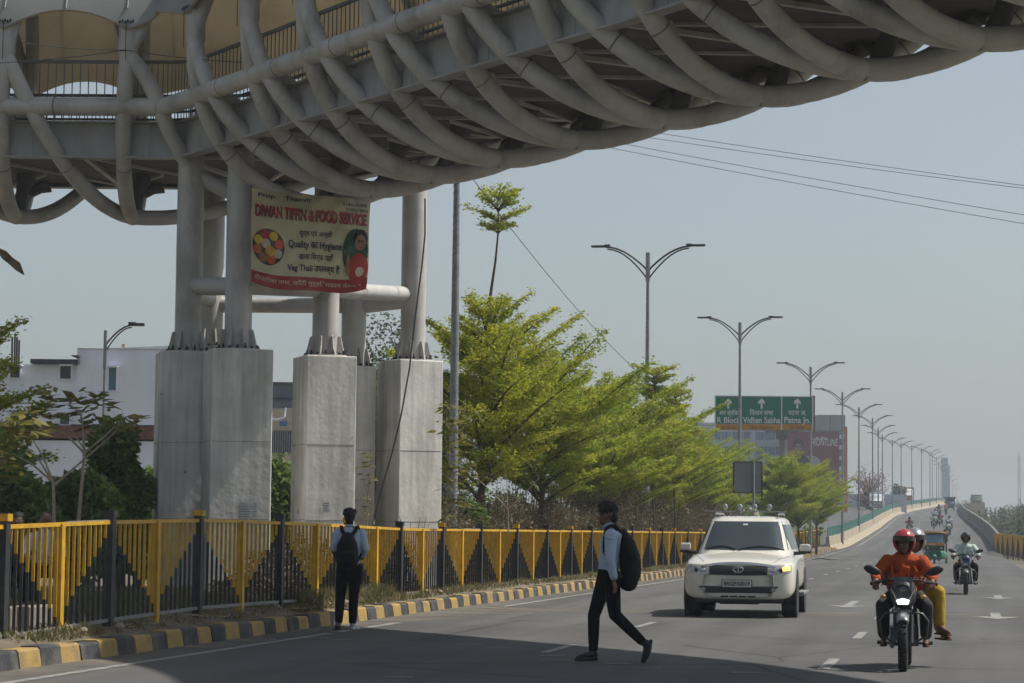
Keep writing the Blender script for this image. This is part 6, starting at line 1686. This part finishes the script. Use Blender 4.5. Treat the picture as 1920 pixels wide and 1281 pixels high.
# far motorcycles: lighter copies with a simple rider
bf=moto('plain',detail=False,guard=False); bf2=bf
rf1=rider('x','maroon','cloth_black','helmk',vox=.022,sandal=False); rf2=rider('x','mint','greyt','helms',vox=.022,sandal=False); rf3=rider('x','shirt_blue','cloth_black','helmk',vox=.022,sandal=False)
far=[(1705,218,rf1,'lone distant motorcycle left of the other traffic, ridden by a person in maroon','distant motorcyclist in maroon shirt riding alone left of the others'),
 (1776,203,rf2,'motorcycle just behind and right of the auto rickshaw','rider with silver helmet just behind and right of the auto rickshaw'),
 (1780,226,rf3,'motorcycle farther right, second behind the auto rickshaw','dark-helmeted rider in blue, second right behind the auto rickshaw'),
 (1751,237,rf2,'motorcycle directly above the auto rickshaw roof in the picture','rider in pale shirt seen directly above the auto rickshaw roof'),
 (1762,249,rf1,'motorcycle right beside the pale-shirted rider above the rickshaw','maroon-shirted rider in the middle of the distant group'),
 (1753,275,rf3,'motorcycle at the left of the distant group, farther up','blue-shirted rider at the left of the distant group'),
 (1760.5,335,rf1,'farthest motorcycle of the group climbing the flyover','farthest maroon-shirted rider climbing down the flyover'),
 (1797,560,rf3,'tiny motorcycle on top of the ramp wall, left one','tiny rider on top of the ramp wall, left one'),
 (1812,545,rf2,'tiny motorcycle on top of the ramp wall, beside the truck','tiny rider on top of the ramp wall, beside the truck')]
used=set()
for (px,Y,rp,l1,l2) in far:
    z=zr(Y) if Y<500 else P(px,950,Y).z-.2
    X=PX(px,1000,Y); loc=(X,Y,z)
    if 'b' not in used: o=bf; used.add('b'); o['label']=l1; o.location=loc; o.rotation_euler=(0,0,HEAD)
    else: o=dup(bf,loc,HEAD,label=l1)
    o['group']='distant motorcycles on the flyover'
    if rp.name not in used: used.add(rp.name); o=rp; o['label']=l2; o.location=loc; o.rotation_euler=(0,0,HEAD)
    else: o=dup(rp,loc,HEAD,label=l2)
    o['group']='distant motorcyclists on the flyover'
# pedestrian / cyclist in pink walking down the flyover
pd=thing('person','distant person in pink shirt coming down the flyover beside the tractor','person'); mb=MB()
head(mb,(0,0,1.62),(0,-1,0)); mb.eltube([((0,0,.95),.15,.11),((0,0,1.2),.15,.11),((0,0,1.4),.18,.1),((0,0,1.48),.06,.06)],14)
for sg in (-1,1): limb(mb,[(V((sg*.19,0,1.4)),.05),(V((sg*.25,0,1.12)),.04),(V((sg*.22,-.08,.9)),.03)],8); hand(mb,(sg*.22,-.08,.9),(0,-.2,-1),(0,-1,0),.4,1,sg); limb(mb,[(V((sg*.09,0,.9)),.08),(V((sg*.1,-.1*sg,.48)),.055),(V((sg*.1,.1*sg,.09)),.04)],8); limb(mb,[(V((sg*.1,.1*sg,.05)),.04),(V((sg*.1,.1*sg-.15,.04)),.03)],8)
solid(mb,'body',M['skin'],pd,.016,2)
mb=MB(); mb.eltube([((0,0,.9),.17,.13),((0,0,1.2),.17,.13),((0,0,1.4),.2,.12),((0,0,1.47),.08,.07)],14)
for sg in (-1,1): limb(mb,[(V((sg*.19,0,1.4)),.07),(V((sg*.25,0,1.15)),.055)],8)
solid(mb,'shirt',M['pink'],pd,.018,2)
mb=MB(); 
for sg in (-1,1): limb(mb,[(V((sg*.09,0,.92)),.11),(V((sg*.1,-.1*sg,.48)),.08),(V((sg*.1,.1*sg,.12)),.06)],8)
solid(mb,'trousers',M['greyt'],pd,.02,2); mb=MB(); mb.ell((0,.01,1.67),(.085,.1,.08),10); mb.build('hair',M['hair'],pd)
pd.location=(PX(1774,1000,335),335,zr(335))
# people partly hidden behind the fence at the far left
def halfman(label,px,Y,top,shirt,f,helm=None):
    o=rider(label,shirt,'cloth_black',helm,vox=.016,face=f,arms='lap'); o.location=(PX(px,1000,Y),Y,P(px,top,Y).z-1.47); return o
h1=halfman('person with dark hair whose head shows over the left end of the fence',10,31,962,'greyt',(.4,-.9,0))
h2=halfman('person in white shirt behind the fence at the left, head bent forward',62,30.5,962,'shirt_blue',(-.5,.8,0))
# ================================================================ auto rickshaw and other far vehicles
M['agreen']=mat('rickshaw_green',(.01,.16,.085),.4,var=.08,coat=.3); M['aorange']=mat('rickshaw_yellow',(.50,.24,.02),.5,var=.12,scale=6); M['tarp']=mat('rickshaw_hood',(.03,.028,.025),.8,var=.2); M['navy']=mat('navy_paint',(.02,.03,.09),.6,var=.1); M['vanw']=mat('van_white',(.52,.55,.58),.4,var=.05); M['rust']=mat('truck_brown',(.10,.05,.03),.8,var=.3,scale=3); M['tankg']=mat('truck_green',(.035,.05,.045),.7,var=.2)
ar_=thing('auto_rickshaw','green and yellow three-wheeled auto rickshaw with a dark hood, driving toward the camera','auto rickshaw')
def pf(w,zb,zt): return [(0,zb),(w*.8,zb),(w,zb+.08),(w,(zb+zt)/2),(w*.97,zt-.06),(w*.85,zt),(0,zt)]
b=loftbody([(.0,pf(.36,.24,.62)),(.05,pf(.46,.20,.66)),(.25,pf(.54,.20,.68)),(.8,pf(.60,.20,.60)),(2.5,pf(.62,.20,.62)),(2.6,pf(.60,.26,.6))]).build('body',M['agreen'],ar_); s_=b.modifiers.new('s','SUBSURF'); s_.levels=s_.render_levels=1
mb=MB(); mb.box((0,.16,.80),(1.02,.10,.28)); mb.build('dash_panel',M['plastic'],ar_,bevel=.03)
mb=MB(); mb.box((0,.12,.99),(1.04,.08,.16)); mb.build('yellow_band',M['aorange'],ar_,bevel=.03)
mb=MB(); mb.prism([V((-.46,.10,1.08)),V((.46,.10,1.08)),V((.44,.30,1.47)),V((-.44,.30,1.47))],(0,0,0),(0,.02,0)); mb.build('windscreen',M['glassb'],ar_)
mb=MB()
for sg in (-1,1): mb.tube([(sg*.50,.11,1.05),(sg*.49,.32,1.50)],.03,8); mb.tube([(sg*.58,1.1,.6),(sg*.55,1.1,1.5)],.025,6); mb.tube([(sg*.6,2.4,.6),(sg*.56,2.3,1.5)],.03,6)
mb.build('hood_frame',M['plastic'],ar_)
b=loftbody([(.24,[(0,1.49),(.5,1.49),(.53,1.52),(.5,1.58),(.3,1.60),(0,1.61)]),(.5,[(0,1.49),(.56,1.49),(.58,1.54),(.55,1.62),(.3,1.66),(0,1.67)]),(2.2,[(0,1.47),(.58,1.47),(.60,1.52),(.56,1.60),(.3,1.65),(0,1.66)]),(2.55,[(0,1.0),(.58,1.0),(.60,1.2),(.55,1.45),(.3,1.50),(0,1.51)])]); b.build('hood',M['tarp'],ar_)
mb=MB(); mb.tube([(-.54,.30,1.50),(-.52,.24,1.56),(0,.22,1.60),(.52,.24,1.56),(.54,.30,1.50)],.03,8); mb.build('hood_rim',M['aorange'],ar_)
mb=MB(); mb.tube([(.57,.34,1.55),(.60,1.2,1.56),(.60,2.2,1.53)],.025,6); mb.tube([(-.57,.34,1.55),(-.60,1.2,1.56),(-.60,2.2,1.53)],.025,6); mb.build('hood_trim',M['aorange'],ar_)
for sg in (-1,1):
    mb=MB(); mb.tube([(sg*.34,.07,.78),(sg*.34,.13,.78)],.07,14); mb.ell((sg*.34,.07,.78),(.06,.02,.06),12,mi=1); mb.build('headlight',[M['plastic'],M['headglass']],ar_)
    mb=MB(); mb.tube([(sg*.53,.2,1.1),(sg*.62,.15,1.16)],.01,5); mb.ell((sg*.64,.15,1.18),(.05,.02,.07),10); mb.build('mirror',M['plastic'],ar_)
    wheel(ar_,'wheel',(sg*.58,2.0,.22),.22,.10,.12,M['black'],M['galv'],5,18)
mb=MB(); mb.ell((0,-.10,.36),(.12,.20,.12),14); mb.build('front_fender',M['agreen'],ar_); wheel(ar_,'wheel',(0,-.08,.21),.21,.10,.12,M['black'],M['galv'],5,18)
mb=MB(); mb.box((-.12,.08,.985),(.3,.02,.06)); mb.build('sticker',M['platew'],ar_)
mb=MB(); mb.box((0,1.6,.75),(1.0,.5,.2)); mb.box((0,2.0,1.0),(1.0,.12,.6)); mb.build('seat',M['tarp'],ar_)
dr=rider('driver sitting behind the windscreen of the auto rickshaw','greyt','cloth_black',None,vox=.024,sandal=False)
g=P0(1752,1057); ar_.location=(g.x,g.y,0); ar_.rotation_euler=(0,0,HEAD); d=V((0,-.05,-.12)); d.rotate(mathutils.Euler((0,0,HEAD))); dr.location=V(ar_.location)+d; dr.rotation_euler=(0,0,HEAD)
def boxveh(name,label,cat,w,h,l,cabm,cargom,loc,rz=HEAD,cab=.28,cargo_h=None,roofm=None,grp=None):
    th=thing(name,label,cat,loc,rz); zc=h*.16; ch=cargo_h or h
    fr=loftbody([(.0,[(0,zc),(w*.42,zc),(w*.47,zc+.1),(w*.48,h*.42),(w*.46,h*.5),(w*.4,h*.52),(0,h*.53)]),(.12,[(0,zc),(w*.44,zc),(w*.5,zc+.1),(w*.5,h*.45),(w*.49,h*.7),(w*.4,h*.78),(0,h*.79)]),(.5,[(0,zc),(w*.44,zc),(w*.5,zc+.1),(w*.5,h*.5),(w*.48,h*.86),(w*.42,h*.92),(0,h*.93)]),(l*cab,[(0,zc),(w*.44,zc),(w*.5,zc+.1),(w*.5,h*.5),(w*.48,h*.86),(w*.42,h*.92),(0,h*.93)])])
    fr.build('cab',M[cabm],th)
    mb=MB(); mb.prism([V((-w*.42,.03,h*.50)),V((w*.42,.03,h*.50)),V((w*.40,.40,h*.84)),V((-w*.40,.40,h*.84))],(0,-.06,0),(0,-.04,0)); mb.build('windscreen',M['carglass'],th)
    mb=MB(); mb.box((0,-.01,h*.30),(w*.6,.03,h*.09)); mb.box((0,-.04,zc+.08),(w*.96,.1,.16)); mb.build('grille',M['plastic'],th)
    for sg in (-1,1):
        mb=MB(); mb.ell((sg*w*.38,-.01,h*.30),(w*.06,.04,h*.035),10); mb.build('headlight',M['headglass'],th)
        for yy in (l*.14,l*.78): wheel(th,'wheel',(sg*w*.42,yy,h*.15),h*.15,w*.12,h*.09,M['black'],M['galv'],5,14)
        mb=MB(); mb.box((sg*w*.56,.2,h*.62),(w*.07,.05,h*.12)); mb.build('mirror',M['plastic'],th)
    mb=MB(); mb.box((0,l*(cab+1)/2,zc+(ch-zc)/2+.1),(w,l*(1-cab)-.04,ch-zc-.1)); 
    for i in range(6): mb.box((0,l*cab+.05+(l*(1-cab)-.1)*i/5,zc+(ch-zc)/2+.1),(w+.06,.06,ch-zc-.1))
    mb.build('cargo_body',M[cargom],th)
    if roofm: mb=MB(); mb.box((0,l*.42,h*1.02),(w*1.35,l*.75,.10)); mb.box((0,l*.42,h*.96),(w*1.28,l*.7,.12)); mb.build('canopy',M[roofm],th)
    return th
def atR(px,Y): return (PX(px,1000,Y),Y,zr(Y))
def atL(px,Y): return (PX(px,1000,Y),Y,zr(Y)+.75)
boxveh('tractor_truck','dark vehicle with wide navy canopy at the top of the right carriageway','truck',1.5,2.1,3.6,'navy','tarp',atR(1781,395),roofm='navy')
boxveh('truck','dark brown covered truck on the opposite carriageway beyond the barrier','truck',1.6,2.1,5,'rust','tarp',atL(1618,330))
boxveh('van','white van on the opposite carriageway beside the brown truck','van',1.9,2.35,4.6,'vanw','vanw',atL(1643,318))
boxveh('truck','yellow-topped truck showing over the green barrier screen','truck',2.2,3.1,6,'aorange','aorange',(PX(1684,1000,415),415,zr(415)+.75))
boxveh('truck','brown open truck behind the green screen, right of the yellow-topped one','truck',2.2,2.9,6,'vanw','rust',(PX(1700,1000,420),420,zr(420)+.75))
boxveh('truck','dark green truck standing high on the ramp wall at the right','truck',2.1,2.3,6,'tankg','tankg',(PX(1831,1000,480),480,P(1831,947,480).z-.3))
# notices on the pedestals
notice('white torn notice pasted low on the second pedestal',446,941,468,975,43.22,1,R(15))
notice('narrow white notice beside the torn one on the second pedestal',474,941,484,972,43.30,2,R(15))
notice('small grey notice under a pasted scrap on the third pedestal',604,940,619,962,44.55,3,R(21))
# litter on the road
for (px,py,lb) in ((1540,1050,'dark fallen twig lying at the edge line beyond the white car'),):
    p=P0(px,py); mb=MB(); mb.tube([p+V((-.5,0,.02)),p+V((-.1,.05,.10)),p+V((.5,-.03,.02)),p+V((.9,.1,.03))],[.02,.04,.03,.01],6); mb.tube([p+V((-.1,.05,.08)),p+V((.1,.5,.1))],.015,5); o=mb.build('fallen_branch',M['bark']); tag(o,lb,'branch')
for i,(px,py) in enumerate(((1834,1030),(1848,1037),(1742,1100))):
    p=P0(px,py); mb=MB(); mb.ell(p+V((0,0,.05)),(.14,.08,.06),8,smooth=False); o=mb.build('litter',M['white']); tag(o,['pinkish white scrap of litter by the right parapet','white plastic scrap at the foot of the right parapet','tiny white scrap on the road surface','small pale scrap near the left kerb'][i],'litter')
# buried structure props: grey slabs behind the fence on the left
for i,(px,py,w,h_) in enumerate(((50,1135,1.2,.24),)):
    p=P(px,py,27.5+i); mb=MB(); mb.box((p.x,p.y,.3),(w,.25,h_*2),rz=HEAD+1.4); o=mb.build('concrete_block',M['kerbc'],bevel=.02); tag(o,['long low concrete block behind the left end of the fence','shorter concrete block behind the fence, right of the long one'][i],'concrete block')
# ================================================================ haze
hz=MB(); x0,x1,y0,y1,z0,z1=-1440,1440,-58,2290,-1.2,44
hz.box(((x0+x1)/2,(y0+y1)/2,(z0+z1)/2),(x1-x0,y1-y0,z1-z0))
hm=bpy.data.materials.new('haze'); hm.use_nodes=True; n_=hm.node_tree; n_.nodes.clear(); ou=n_.nodes.new('ShaderNodeOutputMaterial'); pv=n_.nodes.new('ShaderNodeVolumePrincipled')
pv.inputs['Density'].default_value=.00065; pv.inputs['Color'].default_value=(.74,.82,.90,1); pv.inputs['Anisotropy'].default_value=0.2
n_.links.new(pv.outputs[0],ou.inputs['Volume']);
o=hz.build('haze',hm,kind='stuff'); o.display_type='WIRE'
try: hm.cycles.homogeneous_volume=True
except Exception: pass
